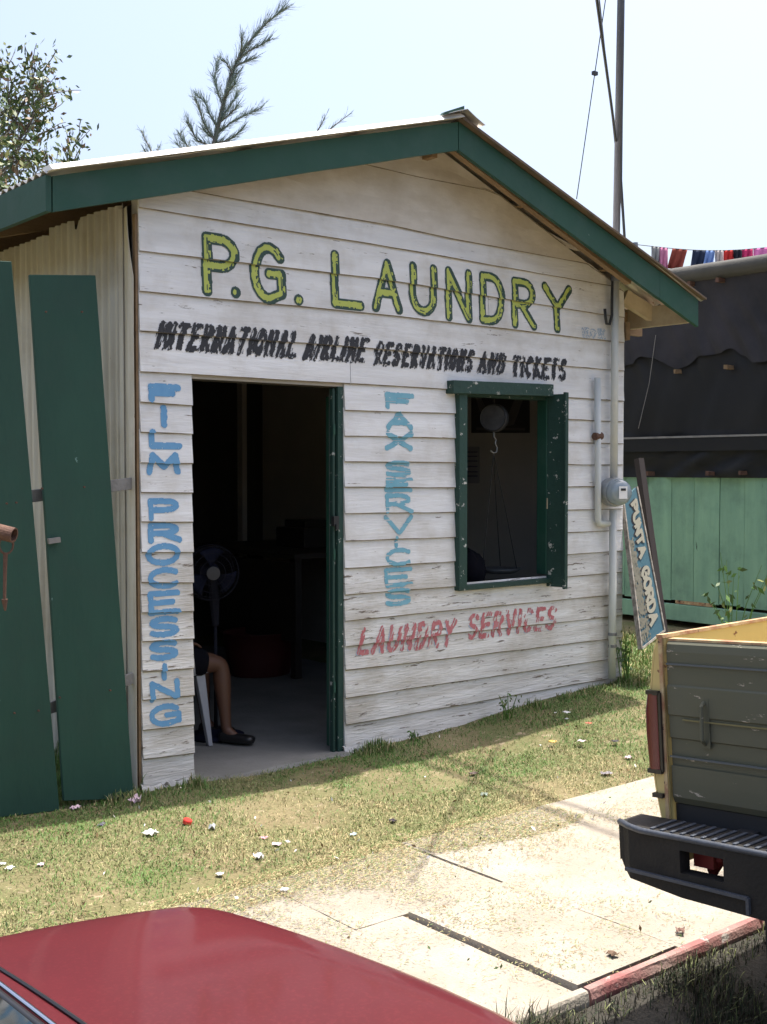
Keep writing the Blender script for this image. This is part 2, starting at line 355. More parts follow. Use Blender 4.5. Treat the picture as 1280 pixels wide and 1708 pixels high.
def clap(i, x0, x1, m, jl=0, jr=0):
    mb = MB(); n = max(2, int((x1 - x0) / .12)); A = []
    seed = i * 7 + int(x0 * 10)
    for k in range(n + 1):
        x = x0 + (x1 - x0) * k / n
        zb = zl(i, x); zt = (zl(i - 1, x) + .018) if i > -1 else 9
        zr = zroof(x) - .035
        zt = min(zt, zr); zb = min(zb, zt)
        yt = surf(x, zt, i) if i > -1 else YT
        th = .002 * nz(x * 4, i * 3.3, 8)
        A.append([(x, -.001, zb + .014), (x, YB + .008 + th, zb + .012), (x, YB + .004 + th, zb), (x, YB + th, zb + .0045 + .003 * nz(x * 5, i * 1.7, 3)), (x, (YB + yt) / 2 + .0015 * nz(x * 3, i, 2), (zb + zt) / 2), (x, yt, zt), (x, yt + .006, zt)])
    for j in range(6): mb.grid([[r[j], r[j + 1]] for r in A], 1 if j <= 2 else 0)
    mb.add(A[0], [(0, 1, 2, 3, 4, 5, 6)]); mb.add(A[-1], [(6, 5, 4, 3, 2, 1, 0)])
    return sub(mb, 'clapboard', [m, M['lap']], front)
for i in range(-1, 6):
    m = M['clap_gable'] if i <= 0 else M['clap']
    if i == -1: xa, xb = .65, 3.1
    elif i == 0: xa, xb = .0, W
    else: xa, xb = 0.0, W
    if i == 3: clap(i, xa, 2.4, m); clap(i, 2.404, xb, m)
    elif i == 5: clap(i, xa, 1.31, m); clap(i, 1.314, xb, m)
    else: clap(i, xa, xb, m)
# top of the gable, above the last lap
mb = MB(); mb.prism([(.5, -.012, 3.13), (3.3, -.012, 3.05), (2.9, -.012, zroof(2.9) - .03), (PX, -.012, FP.z - .03), (.7, -.012, zroof(.7) - .03)], (0, .010, 0))
sub(mb, 'gable_board', M['clap_gable'], front)
for i in range(6, 20):
    m = M['clap'] if i < 13 else M['clap_low']
    clap(i, 0 + random.uniform(-.002, .002), DX0 - random.uniform(-.001, .002), M['clap'] if i < 12 else M['clap_low'])
    if 6 <= i <= 13:
        clap(i, DX1 + random.uniform(-.003, .004), WX0, m); clap(i, WX1, W + random.uniform(-.01, .006), m)
    else: clap(i, DX1 + random.uniform(0, .005), W + random.uniform(-.01, .006), m)
# foundation strip
mb = MB()
for a, b in ((-.01, DX0 + .005), (DX1 - .01, W)):
    n = int((b - a) / .06) + 2
    P = [[(a + (b - a) * k / n, y + .008 * nz(k * .9, j), z + (.006 * nz(k * .6, j, 7) if j else 0)) for k in range(n + 1)] for j, (y, z) in enumerate([(-.04, -.08), (-.028, .0), (-.016, .035), (0, .04)])]
    mb.grid(P)
part(mb, 'foundation', M['found'])
# letters ------------------------------------------------------------------
def arc(cx, cy, rx, ry, a0, a1, n=8): return [(cx + rx * math.cos(rad(a0 + (a1 - a0) * i / n)), cy + ry * math.sin(rad(a0 + (a1 - a0) * i / n))) for i in range(n + 1)]
FONT = {
 'A': [[(0, 0), (.5, 1), (1, 0)], [(.2, .35), (.8, .35)]],
 'C': [arc(.55, .5, .5, .5, 45, 315, 12)],
 'D': [[(.05, 0), (.05, 1), (.45, 1)] + arc(.45, .5, .5, .5, 90, -90, 8) + [(.05, 0)]],
 'E': [[(1, 1), (.05, 1), (.05, 0), (1, 0)], [(.05, .52), (.8, .52)]],
 'F': [[(1, 1), (.05, 1), (.05, 0)], [(.05, .52), (.8, .52)]],
 'G': [arc(.52, .5, .5, .5, 40, 300, 12) + [(.98, .12), (.98, .5), (.55, .5)]],
 'I': [[(.5, 0), (.5, 1)]],
 'K': [[(.05, 0), (.05, 1)], [(.95, 1), (.05, .45)], [(.3, .6), (1, 0)]],
 'L': [[(.08, 1), (.08, .02), (1, .02)]],
 'M': [[(0, 0), (.1, 1), (.5, .3), (.9, 1), (1, 0)]],
 'N': [[(.05, 0), (.05, 1), (.95, 0), (.95, 1)]],
 'O': [arc(.5, .5, .5, .5, 0, 360, 16)],
 'P': [[(.05, 0), (.05, 1), (.5, 1)] + arc(.5, .74, .45, .26, 90, -90, 7) + [(.05, .48)]],
 'R': [[(.05, 0), (.05, 1), (.5, 1)] + arc(.5, .74, .42, .26, 90, -90, 7) + [(.05, .48)], [(.4, .48), (1, 0)]],
 'S': [arc(.52, .75, .44, .25, 30, 230, 8) + arc(.48, .25, .46, .25, 70, -150, 8)],
 'T': [[(0, 1), (1, 1)], [(.5, 1), (.5, 0)]],
 'U': [[(.05, 1), (.05, .35)] + arc(.5, .35, .45, .35, 180, 360, 8) + [(.95, 1)]],
 'V': [[(0, 1), (.5, 0), (1, 1)]],
 'X': [[(0, 0), (1, 1)], [(0, 1), (1, 0)]],
 'Y': [[(0, 1), (.5, .5), (1, 1)], [(.5, .5), (.5, 0)]],
 '.': [[(.5, .12), (.5, .14)]]}
RES = .003
def dist_strokes(strokes, X, Z):
    d = np.full(X.shape, 9.0)
    for s in strokes:
        for (ax, az), (bx, bz) in zip(s[:-1], s[1:]):
            vx, vz = bx - ax, bz - az; L2 = vx * vx + vz * vz + 1e-12
            t = np.clip(((X - ax) * vx + (Z - az) * vz) / L2, 0, 1)
            d = np.minimum(d, np.hypot(X - ax - t * vx, Z - az - t * vz))
    return d
_pn = np.random.rand(256, 256)
def vnoise(X, Z, s, sz=None):   # cheap value noise
    sz = sz or s; a = X * s + 40; b = Z * sz + 40; i = np.floor(a).astype(int); j = np.floor(b).astype(int); u = a - i; v = b - j
    u = u * u * (3 - 2 * u); v = v * v * (3 - 2 * v); g = lambda p, q: _pn[p % 256, q % 256]
    return (g(i, j) * (1 - u) + g(i + 1, j) * u) * (1 - v) + (g(i, j + 1) * (1 - u) + g(i + 1, j + 1) * u) * v
def drape(mb, X0, Z0, cls, lift=.0012, maxrun=14):
    nzr, nx = cls.shape
    for j in range(nzr):
        i = 0; row = cls[j]
        while i < nx:
            c = row[i]
            if c == 0: i += 1; continue
            k = i
            while k < nx and row[k] == c and k - i < maxrun: k += 1
            xa = X0 + i * RES; xb = X0 + k * RES; z0 = Z0 + j * RES; z1 = z0 + RES
            ra = rows_at(xa, (z0 + z1) / 2)
            yy = [surf(xa, z0, ra), surf(xb, z0, ra), surf(xb, z1, ra), surf(xa, z1, ra)]
            mb.add([(x, y - lift - .0012, z) for x, y, z in zip((xa, xb, xb, xa), yy, (z0, z0, z1, z1))], [(0, 1, 2, 3)], int(c) - 1)
            i = k
def letter_rect(px0, px1, py0, py1):
    cx = (px0 + px1) / 2
    a = onY(px0, (py0 + py1) / 2, -.02).x; b = onY(px1, (py0 + py1) / 2, -.02).x
    return a, b, onY(cx, py1, -.02).z, onY(cx, py0, -.02).z
def place(ch, rect, slant=0, jig=0):
    a, b, z0, z1 = rect; h = z1 - z0
    return [[(a + (b - a) * u + slant * h * (v - .5), z0 + h * v) for u, v in s] for s in FONT[ch]]
def word(letters, hw, mode, mats, label, slant=0):
    for l in letters: word1([l], hw, mode, mats, label.split(' letters')[0].replace('large ', '') + ' letter ' + l[0], slant)
def word1(letters, hw, mode, mats, label, slant=0):
    """letters: (char, px0, px1, py0, py1); hw half stroke width"""
    rects = [letter_rect(*l[1:]) for l in letters]
    pad = .05
    X0 = min(r[0] for r in rects) - pad; X1 = max(r[1] for r in rects) + pad; Z0 = min(r[2] for r in rects) - pad; Z1 = max(r[3] for r in rects) + pad
    nx = int((X1 - X0) / RES); nzr = int((Z1 - Z0) / RES)
    gx = X0 + (np.arange(nx) + .5) * RES; gzz = Z0 + (np.arange(nzr) + .5) * RES
    X, Z = np.meshgrid(gx, gzz); cls = np.zeros(X.shape, int)
    for l, r in zip(letters, rects):
        rr = (r[0] + hw, r[1] - hw, r[2] + hw, r[3] - hw)
        if rr[1] <= rr[0]: c = (r[0] + r[1]) / 2; rr = (c - .002, c + .002, rr[2], rr[3])
        st = place(l[0], rr, slant)
        d = dist_strokes(st, X + .004 * (vnoise(X, Z, 30) - .5), Z)
        n1 = vnoise(X, Z, 60); n2 = vnoise(X, Z, 150)
        if mode == 'yellow':
            lft = dist_strokes(st, X + .010, Z - .002); e = hw
            ring = (d < e) & (d > e - .0125 - .007 * (n1 - .5))
            streak = (lft > e - .016) & (d < e) & (n1 + .4 * n2 > .55)
            dash = (d < .0035) & (vnoise(X, Z, 26) > .72)
            cls[d < e] = 1; cls[ring | streak | dash] = 2
        elif mode == 'black':
            base = d < hw * (.80 + .5 * n2)
            drop = base & (d > hw * .45) & (vnoise(X - Z * .5, Z, 110, 22) > .72)
            sx = X + .012; sh = dist_strokes(st, X + .014, Z + .010)
            tail = (sh < hw * .8) & (vnoise(X - Z * .5, Z, 130, 16) > .50)
            cls[base | tail] = 1; cls[drop] = 0
        elif mode == 'solid':
            cls[(d < hw * (.9 + .25 * n1)) & ~((n2 > .93) & (n1 > .6))] = 1
        elif mode == 'brush':
            cls[(d < hw * (.85 + .4 * n1)) & ~((vnoise(X, Z, 12, 150) > .80))] = 1
        elif mode == 'faded':
            m = (d < hw * (.75 + .6 * n1)); k = vnoise(X - Z * .5, Z, 120, 30)
            cls[m & (k > .30)] = 1; cls[(dist_strokes(st, X + .010, Z + .006) < hw * .8) & (k > .66) & (cls == 0)] = 2
        elif mode == 'patch':
            cls[(d < hw) & (n2 > .45)] = 1
    # brushed paint does not reach under the laps
    mb = MB(); drape(mb, X0, Z0, cls)
    o = mb.build('painted_letter', mats); o.parent = front; o['label'] = label if letters[0][0] != '.' else 'yellow-green painted full stop'
    return o
def spread(text, x0, x1, t0, b0, t1, b1, narrow=.45, gap=.12):
    ws = [narrow if c == 'I' else (1.25 if c == 'M' else 1) for c in text]; tot = sum(ws) + gap * (len(text) - 1)
    out = []; u = 0
    # equal widths on the wall: work in wall metres
    A = onY(x0, (t0 + b0) / 2, -.02).x; Bx = onY(x1, (t1 + b1) / 2, -.02).x
    def px_of(X, Z): v = Vector((X, -.02, Z)) - CAM; d = v.dot(FW); return 640 + FPX * v.dot(RT) / d
    for c, wv in zip(text, ws):
        a = A + (Bx - A) * u / tot; b = A + (Bx - A) * (u + wv) / tot; zc = onY(x0, (t0 + b0) / 2, -.02).z
        pa, pb = px_of(a, zc), px_of(b, zc); f = ((pa + pb) / 2 - x0) / (x1 - x0)
        out.append((c, pa, pb, t0 + (t1 - t0) * f, b0 + (b1 - b0) * f)); u += wv + gap
    return out
YM = [M['yel'], M['dkg']]
word([('P', 335, 403, 389, 497), ('.', 385, 403, 476, 498)] + [('G', 417, 480, 403, 508), ('.', 490, 508, 489, 510)], .031, 'yellow', YM, 'large yellow-green letters P.G. outlined in dark green')
word([('L', 549, 609, 419, 518), ('A', 621, 673, 431, 523), ('U', 682, 733, 438, 528), ('N', 742, 791, 446, 538), ('D', 799, 846, 454, 543), ('R', 853, 897, 463, 550), ('Y', 905, 956, 472, 556)], .030, 'yellow', YM, 'large yellow-green letters LAUNDRY outlined in dark green')
BK = [M['blk']]
word(spread('INTERNATIONAL', 265, 500, 534, 581, 552, 598), .0135, 'black', BK, 'black slanted brush letters INTERNATIONAL', .28)
word(spread('AIRLINE', 512, 614, 556, 600, 563, 605), .0135, 'black', BK, 'black slanted brush letters AIRLINE', .28)
word(spread('RESERVATIONS', 628, 792, 568, 608, 583, 621), .0135, 'black', BK, 'black slanted brush letters RESERVATIONS', .2)
word(spread('AND', 801, 846, 585, 622, 589, 624), .0135, 'black', BK, 'black slanted brush letters AND', .2)
word(spread('TICKETS', 856, 947, 592, 628, 598, 636), .0135, 'black', BK, 'black slanted brush letters TICKETS', .1)
FI = [('F', 246, 303, 640, 672), ('I', 262, 288, 675, 714), ('L', 246, 305, 716, 750), ('M', 246, 303, 754, 792)]
PRO = [('P', 246, 303, 831, 869), ('R', 246, 305, 872, 906), ('O', 245, 303, 906, 944), ('C', 245, 303, 946, 983), ('E', 246, 303, 985, 1026), ('S', 247, 303, 1028, 1063), ('S', 248, 302, 1067, 1102), ('I', 264, 288, 1106, 1136), ('N', 249, 303, 1134, 1170), ('G', 249, 305, 1174, 1212)]
word(FI, .017, 'solid', [M['blue']], 'blue stacked letters FILM reading downward')
word(PRO, .0145, 'solid', [M['blue']], 'blue stacked letters PROCESSING reading downward')
FX = [('F', 642, 692, 655, 683), ('A', 646, 690, 686, 717), ('X', 644, 690, 719, 752)]
SV = [('S', 642, 690, 768, 796), ('E', 642, 690, 797, 821), ('R', 642, 690, 823, 857), ('V', 643, 691, 859, 893), ('I', 654, 672, 894, 914), ('C', 642, 690, 914, 945), ('E', 641, 690, 947, 979), ('S', 641, 690, 981, 1011)]
word(FX, .0155, 'brush', [M['teal']], 'teal stacked letters FAX reading downward')
word(SV, .0125, 'brush', [M['teal']], 'teal stacked letters SERVICES reading downward')
RM = [M['redl'], M['lblue']]
word(spread('LAUNDRY', 600, 760, 1048, 1094, 1032, 1078), .0135, 'faded', RM, 'faded red slanted letters LAUNDRY', .28)
word(spread('SERVICES', 781, 930, 1024, 1068, 1010, 1050), .0135, 'faded', RM, 'faded red slanted letters SERVICES', .2)
word([('E', 971, 984, 546, 564), ('O', 984, 996, 548, 565), ('E', 997, 1011, 548, 566)], .011, 'patch', [M['lblue']], 'small faint blue marking near the roof corner')
# door ----------------------------------------------------------------------
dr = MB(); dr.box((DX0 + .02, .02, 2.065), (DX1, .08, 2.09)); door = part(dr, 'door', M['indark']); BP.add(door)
mb = MB(); mb.box((1.234, .0, .01), (1.272, .08, 2.07)); sub(mb, 'door_jamb', M['green_worn'], door, bevel=.003)
mb = MB(); mb.box((1.206, .012, .01), (1.224, .045, 2.06)); sub(mb, 'door_edge', M['green_worn'], door, bevel=.004)
mb = MB(); mb.box((1.2245, .03, .012), (1.2335, .07, 2.05)); sub(mb, 'door_stop', M['greywood'], door)
mb = MB(); mb.box((1.26, .105, .02), (2.12, .145, 2.02)); sub(mb, 'door_leaf', M['green'], door)
mb = MB(); mb.box((1.20, -.006, 1.29), (1.236, .02, 1.345)); mb.box((1.21, -.016, 1.27), (1.228, -.004, 1.30)); sub(mb, 'padlock_hasp', M['dark'], door)
for z in (.35, 1.1, 1.8): mb = MB(); mb.box((1.207, .006, z), (1.220, .0115, z + .06)); sub(mb, 'hinge', M['green'], door)
mb = MB(); mb.box((DX0 - .001, .012, .01), (DX0 + .006, .08, 2.06)); sub(mb, 'door_jamb', M['indark'], door)
# window --------------------------------------------------------------------
wz0, wz1 = .905, 2.075
wn = MB(); wn.box((WX0 + .055, .0, wz1 - .02), (WX1 - .03, .075, wz1 + .03)); win = part(wn, 'window', M['green_worn']); BP.add(win)
mb = MB(); mb.box((WX0 - .012, -.05, .895), (WX0 + .055, .06, wz1 + .01)); sub(mb, 'window_jamb', M['green_worn'], win, bevel=.004)
mb = MB(); mb.box((WX1 - .085, -.01, .92), (WX1 - .005, .075, wz1)); sub(mb, 'window_jamb', M['green'], win, bevel=.004)
a = onY(757, 634, -.075); b = onY(924, 641, -.075); c = onY(924, 661, -.075); d = onY(757, 656, -.075)
mb = MB(); mb.prism([a, b, c, d][::-1], (0, .073, 0)); sub(mb, 'window_head', M['green_worn'], win, bevel=.003)
mb = MB(); mb.box((WX0 - .012, -.05, .868), (WX1 - .02, .075, .9)); sub(mb, 'window_sill', M['green_worn'], win, bevel=.004)
# shutter leaf folded outward at the right
h0 = Vector((WX1 - .055, -.004, 0)); h1 = Vector((WX1 - .03, -.125, 0))
shb = onY(925, 980, -.1).z; sht = onY(930, 657, -.1).z
mb = MB(); dd = (h1 - h0).normalized(); nn = Vector((-dd.y, dd.x, 0)) * .026
q = lambda z: [Vector((p.x, p.y, z)) for p in (h0, h1, h1 - nn, h0 - nn)]
mb.hexa(q(shb), q(sht)); shut = sub(mb, 'shutter', M['green_worn'], win, bevel=.004)
mb = MB(); mb.bar(h0 + dd * .04 + nn * .2 + Vector((0, 0, sht - .12)), h0 + dd * .04 + nn * .2 + Vector((0, 0, sht - .165)), .02, .02); sub(mb, 'shutter_catch', M['trimwood'], win)
mb = MB(); mb.box((WX1 - .083, -.018, 1.35), (WX1 - .065, -.0105, 1.42)); sub(mb, 'shutter_block', M['trimwood'], win)
mb = MB(); q2 = lambda z: [Vector((p.x, p.y, z)) for p in (h1 + dd * .002, h1 + dd * .022, h1 + dd * .022 - nn * 1.4, h1 + dd * .002 - nn * 1.4)]
mb.hexa(q2(shb - .01), q2(sht + .01)); sub(mb, 'shutter_batten', M['green_worn'], win, bevel=.003)
# other walls ------------------------------------------------------------------
DEP = 4.35
mb = MB(); mb.box((3.64, .075, -.05), (3.70, DEP, 2.82)); rw = part(mb, 'right_wall', M['inwall']); BP.add(rw)
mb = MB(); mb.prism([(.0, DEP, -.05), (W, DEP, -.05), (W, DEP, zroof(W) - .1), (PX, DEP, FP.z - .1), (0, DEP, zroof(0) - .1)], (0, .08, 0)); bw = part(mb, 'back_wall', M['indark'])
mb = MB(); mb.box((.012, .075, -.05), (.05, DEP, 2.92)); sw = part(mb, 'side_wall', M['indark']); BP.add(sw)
def corr(y0, y1, zb, ztf, xoff, amp=.011, pitch=.078, ph=0, seed=0):
    mb = MB(); n = int((y1 - y0) / pitch * 8); P = []
    for k in range(n + 1):
        y = y0 + (y1 - y0) * k / n; x = xoff - amp * math.sin(2 * math.pi * (y / pitch) + ph) + .006 * nz(y * 2, seed)
        zt = ztf(y)
        P.append([(x + .004 * nz(y * 2, z * 2, seed), y, z) for z in (zb, zb + (zt - zb) * .33, zb + (zt - zb) * .66, zt)])
    mb.grid(P); return mb
zt0 = lambda y: 2.925 + .01 * y + .012 * nz(y * 9, 3) - (.05 if .62 < y < .68 else 0)
sub(corr(.10, 1.0, -.03, zt0, -.020, seed=1), 'corrugated_sheet', M['corr'], sw, solid=.002)
sub(corr(.97, 1.9, -.03, lambda y: 2.90 + .01 * nz(y * 9, 5), -.032, ph=1, seed=2), 'corrugated_sheet', M['corr'], sw, solid=.002)
sub(corr(1.86, 3.1, -.03, lambda y: 2.75, -.020, ph=1, seed=3), 'corrugated_sheet', M['corr'], sw, solid=.002)
sub(corr(3.06, 4.4, -.03, lambda y: 2.75, -.030, ph=1, seed=4), 'corrugated_sheet', M['corr'], sw, solid=.002)
mb = MB(); P = []
for k in range(9):
    y = -.008 + .15 * k / 8; P.append([(-.030 - .008 * math.sin(k * .8) + .003 * nz(k, z * 2), y, z) for z in np.linspace(-.02, 2.90 if k > 2 else 2.55 + .1 * k, 12)])
mb.grid(P); sub(mb, 'corner_flashing', M['corr'], sw, solid=.002)
mb = MB(); mb.box((-.014, .0, 2.5), (.0, .03, 2.86)); mb.box((-.014, .0, 0), (-.001, .03, 2.5)); sub(mb, 'corner_post', M['rawwood'], sw)
mb = MB(); mb.box((.02, .0, -.2), (3.70, DEP, .008)); part(mb, 'floor', M['floor'])
mb = MB(); P = [[(x, y, .012 + .004 * nz(x * 4, y * 4) - (.03 if y < -.06 else 0)) for x in np.linspace(DX0, DX1, 12)] for y in (-.10, -.05, 0, .06)]
mb.grid(P); part(mb, 'doorstep', M['floor'])
# roof -------------------------------------------------------------------------
rf = MB()   # ridge beam and purlins
rf.box((PX - .02, -.1, FP.z - .16), (PX + .02, DEP + .1, FP.z - .06))
roof = part(rf, 'roof', M['rawwood']); BP.add(roof)
def slope(xa, za, xb, zb, name, seed):
    """corrugated sheet, ribs run from ridge (a) to eave (b), waves along Y; the front edge follows the fascia"""
    mb = MB(); pitch = .078; P = []; y1 = DEP + .3; n = int((y1 + .45) / pitch * 8)
    L = math.hypot(xb - xa, zb - za); nxx, nzz = (zb - za) / L, -(xb - xa) / L
    if nzz < 0: nxx, nzz = -nxx, -nzz
    for k in range(n + 1):
        row = []
        for t in np.linspace(0, 1, 9):
            x = xa + (xb - xa) * t; z = za + (zb - za) * t
            yf = fy(x) - .02
            y = yf + (y1 - yf) * k / n
            h = .010 * math.sin(2 * math.pi * y / pitch) + .004 * nz(x * 2, y * 1.5, seed)
            row.append((x - nxx * 0 + h * (-nxx if False else nxx), y, z + h * nzz))
        P.append(row)
    mb.grid(P); return sub(mb, name, M['zinc'], roof, solid=.002, smooth=True)
slope(PX, FP.z + .022, FL.x - .03, FL.z + .022 - .03 * .28, 'roof_sheet', 1)
slope(PX, FP.z + .022, FR.x + .05, FR.z + .022 - .05 * .352, 'roof_sheet', 2)
# raised edge flashing on the left rake (white colour imitates bloom) and dull one on the right
mb = MB()
a0 = FP + Vector((0, -.045, .020)); b0 = FL + Vector((-.02, -.045, .020))
fl_ = [Vector((0, -.012, -.004)), Vector((0, .10, 0)), Vector((0, .10, .024)), Vector((0, .028, .024))]
mb.hexa([a0 + q for q in fl_], [b0 + q for q in fl_])
sub(mb, 'edge_flashing', mat('bloom_white_flashing', (.75, .74, .72), .4), roof)
mb = MB(); a0 = FP + Vector((0, -.04, .006)); b0 = FR + Vector((.04, -.04, .000))
mb.hexa([a0, a0 + Vector((0, .1, 0)), a0 + Vector((0, .1, .016)), a0 + Vector((0, 0, .016))], [b0, b0 + Vector((0, .1, 0)), b0 + Vector((0, .1, .012)), b0 + Vector((0, 0, .012))])
sub(mb, 'edge_strip', mat('rusty_dark_edge', (.09, .07, .055), .8, (.16, .11, .07), 12, .8), roof)
def fascia(a, b, ab, bb, th=.028, m=M['green']):
    mb = MB(); n = 14
    def pt(p, q, t): return Vector(p) + (Vector(q) - Vector(p)) * t
    for k in range(n):
        t0, t1 = k / n, (k + 1) / n
        w0 = Vector((0, 0, .003 * nz(t0 * 6, a.x))); w1 = Vector((0, 0, .003 * nz(t1 * 6, a.x)))
        q0 = [pt(ab, bb, t0) + w0, pt(a, b, t0) + w0, pt(a, b, t0) + w0 + Vector((0, th, 0)), pt(ab, bb, t0) + w0 + Vector((0, th, 0))]
        q1 = [pt(ab, bb, t1) + w1, pt(a, b, t1) + w1, pt(a, b, t1) + w1 + Vector((0, th, 0)), pt(ab, bb, t1) + w1 + Vector((0, th, 0))]
        k0 = len(mb.v); mb.add(q0 + q1, [(0, 1, 5, 4), (1, 2, 6, 5), (2, 3, 7, 6), (3, 0, 4, 7)] + ([(3, 2, 1, 0)] if k == 0 else []) + ([(4, 5, 6, 7)] if k == n - 1 else []))
    return sub(mb, 'fascia_board', m, roof)
e = .003
fascia(FL + Vector((.004, 0, 0)), FP - Vector((e, 0, 0)), FLb + Vector((.004, 0, 0)), FPb - Vector((e, 0, 0)))
J = .815; FJ = FP.lerp(FR, J); FJb = FPb.lerp(FRb, J)
fascia(FP + Vector((e, 0, 0)), FJ, FPb + Vector((e, 0, 0)), FJb); fascia(FJ + Vector((.003, 0, 0)), FR, FJb + Vector((.003, 0, 0)), FRb)
mb = MB(); mb.box((FL.x - .03, FL.y + .004, FLb.z + .0), (FL.x - .002, DEP + .3, FL.z)); sub(mb, 'fascia_board', M['green'], roof)   # eave side
mb = MB(); mb.box((FR.x - .04, -.36, FRb.z + .03), (FR.x - .005, DEP + .3, FR.z - .01)); sub(mb, 'fascia_board', M['trimwood'], roof)
# ridge cap, rafters, purlins
mb = MB()
for s in (-1, 1):
    P = []
    for t in (0, .5, 1):
        x = PX + s * .14 * t; z = zroof(x) + .055 - .01 * t
        P.append([(x, y, z + .006 * nz(y * 2, t, s)) for y in np.linspace(-.375, DEP + .3, 20)])
    mb.grid(P if s > 0 else P[::-1])
sub(mb, 'ridge_cap', M['zinc'], roof, solid=.003)
mb = MB(); mb.hexa([(PX - .19, -.37, zroof(PX - .19) + .036), (PX - .02, -.37, FP.z + .048), (PX - .02, -.345, FP.z + .048), (PX - .19, -.345, zroof(PX - .19) + .036)], [(PX - .17, -.37, zroof(PX - .19) + .058), (PX - .02, -.37, FP.z + .07), (PX - .02, -.345, FP.z + .07), (PX - .17, -.345, zroof(PX - .19) + .058)])
sub(mb, 'ridge_block', M['green'], roof)
for yb in [-.16, 1.2, 2.4, 3.6]:
    for s, xe in ((-1, FL.x + .06), (1, FR.x - .5 if yb < 0 else FR.x - .06)):
        if yb < 0 and s < 0: continue
        mb = MB(); a = Vector((PX + s * .03, yb - .03 * (yb < 0), zroof(PX) - .072)); b = Vector((xe, yb - (.08 if yb < 0 else 0), zroof(xe) - .072)); mb.bar(a, b, .045, .11)
        sub(mb, 'rafter', M['rawwood'], roof)
for xq in (.55, 1.2, 2.62, 3.42, 3.98):
    mb = MB(); mb.box((xq, fy(xq) + .035, zroof(xq) - .032), (xq + .07, DEP + .1, zroof(xq + .07 * (xq > PX)) - .004)); sub(mb, 'purlin', M['rawwood'], roof)
# outlooker and soffit at the right eave
mb = MB(); mb.bar((3.74, .02, 2.80), (4.0, -.06, 2.67), .045, .10); sub(mb, 'rafter', M['trimwood'], roof)
mb = MB(); mb.box((3.72, .15, 2.565), (4.11, .185, 2.72)); sub(mb, 'eave_board', M['rawwood'], roof)
mb = MB(); mb.box((3.72, -.02, 2.50), (3.76, DEP, 2.62)); sub(mb, 'wall_plate', M['rawwood'], roof)
# outside boards on right wall
mb = MB(); mb.box((3.702, .0, -.02), (3.722, DEP, 2.7)); sub(mb, 'outer_boarding', M['clap'], rw)

# ============================================================ METER + MAST
mt = empty('electric_meter', (3.62, -.04, .15))
tag(mt, 'round grey electric meter with conduits and tall mast at the right wall end', 'electric meter')
def mpart(mb, name, m, **k): return child_of(mb.build(name, m, **k), mt)
c0 = onY(1021, 1132, -.065); c1 = onY(1023, 850, -.065); c2 = onY(1024, 800, -.065); c3 = onY(1027, 462, -.065)
top = atD(1037, 0, (c3 - CAM).dot(FW)); dirm = (Vector((top.x, top.y, top.z)) - c3).normalized()
mb = MB(); mb.tube([c0, c1], .026, 12); mpart(mb, 'conduit', M['pvc'], smooth=True)
mb = MB(); mb.tube([c2, c3], .026, 12); mpart(mb, 'conduit', M['pvc'], smooth=True)
mtop = c3 + Vector((.0, .0, 5.0)); ptop = onY(1036, 0, c3.y)
mast_dir = (ptop - c3).normalized(); mtop = c3 + mast_dir * 5.1
mb = MB(); mb.tube([c3, mtop], .0245, 12); mb.tube([c3 - mast_dir * .03, c3 + mast_dir * .03], .032, 12); mpart(mb, 'service_mast', mat('dark_galvanised_mast', (.10, .11, .135), .5, (.07, .075, .09), 6, .6, metallic=.3), smooth=True)
mb = MB(); mb.tube([mtop, mtop + Vector((0, -.03, .08)), mtop + Vector((0, -.12, .08)), mtop + Vector((0, -.16, .0))], .035, 10); mpart(mb, 'weather_head', M['steel'], smooth=True)
p0 = onY(997, 630, -.05); p1 = onY(998, 868, -.05); p2 = onY(1020, 873, -.05)
mb = MB(); mb.tube([p0, p1, p1 + Vector((.012, 0, -.02)), Vector((p2.x, p2.y, p1.z - .025))], .022, 12); mpart(mb, 'conduit', M['pvc'], smooth=True)
mb = MB(); mb.tube([onY(992, 728, -.052), onY(1003, 727, -.052)], .026, 10); mpart(mb, 'pipe_clip', M['rust'])
for y in (1060, 1080): mb = MB(); q = onY(1022, y, -.065); mb.tube([q, q + Vector((0, 0, .02))], .030, 12); mpart(mb, 'pipe_clip', M['steel'])
mc = onY(1026, 821, -.10); ax = Vector((0, -1, 0)).lerp(Vector((-.45, -1, 0)), 1.0).normalized()
mb = MB(); mb.lathe([(0, -.075), (.085, -.075), (.098, -.06), (.1, .0), (.094, .03), (.094, .04), (0, .04)], mc, ax, 28); mpart(mb, 'meter_socket', M['alu'], smooth=False, bevel=.002)
mb = MB(); mb.lathe([(.084, .04), (.088, .05), (.086, .075), (.076, .10), (.05, .113), (0, .117)], mc, ax, 28); mpart(mb, 'meter_dome', mat('meter_glass', (.26, .31, .34), .12, (.20, .24, .27), 20, .5, spec=.8), smooth=True)
fc = mc + ax * .119; rr_ = ax.cross(Vector((0, 0, 1))).normalized() * -1
mb = MB(); mb.hexa([fc + rr_ * a + Vector((0, 0, b)) for a, b in ((-.03, -.042), (.03, -.042), (.03, .042), (-.03, .042))], [fc + ax * .004 + rr_ * a + Vector((0, 0, b)) for a, b in ((-.03, -.042), (.03, -.042), (.03, .042), (-.03, .042))]); mpart(mb, 'meter_plate', M['paper'])
mb = MB(); f2 = fc + ax * .005; mb.hexa([f2 + rr_ * a + Vector((0, 0, b)) for a, b in ((-.018, .012), (.018, .012), (.018, .028), (-.018, .028))], [f2 + ax * .002 + rr_ * a + Vector((0, 0, b)) for a, b in ((-.018, .012), (.018, .012), (.018, .028), (-.018, .028))]); mpart(mb, 'meter_display', M['dark'])
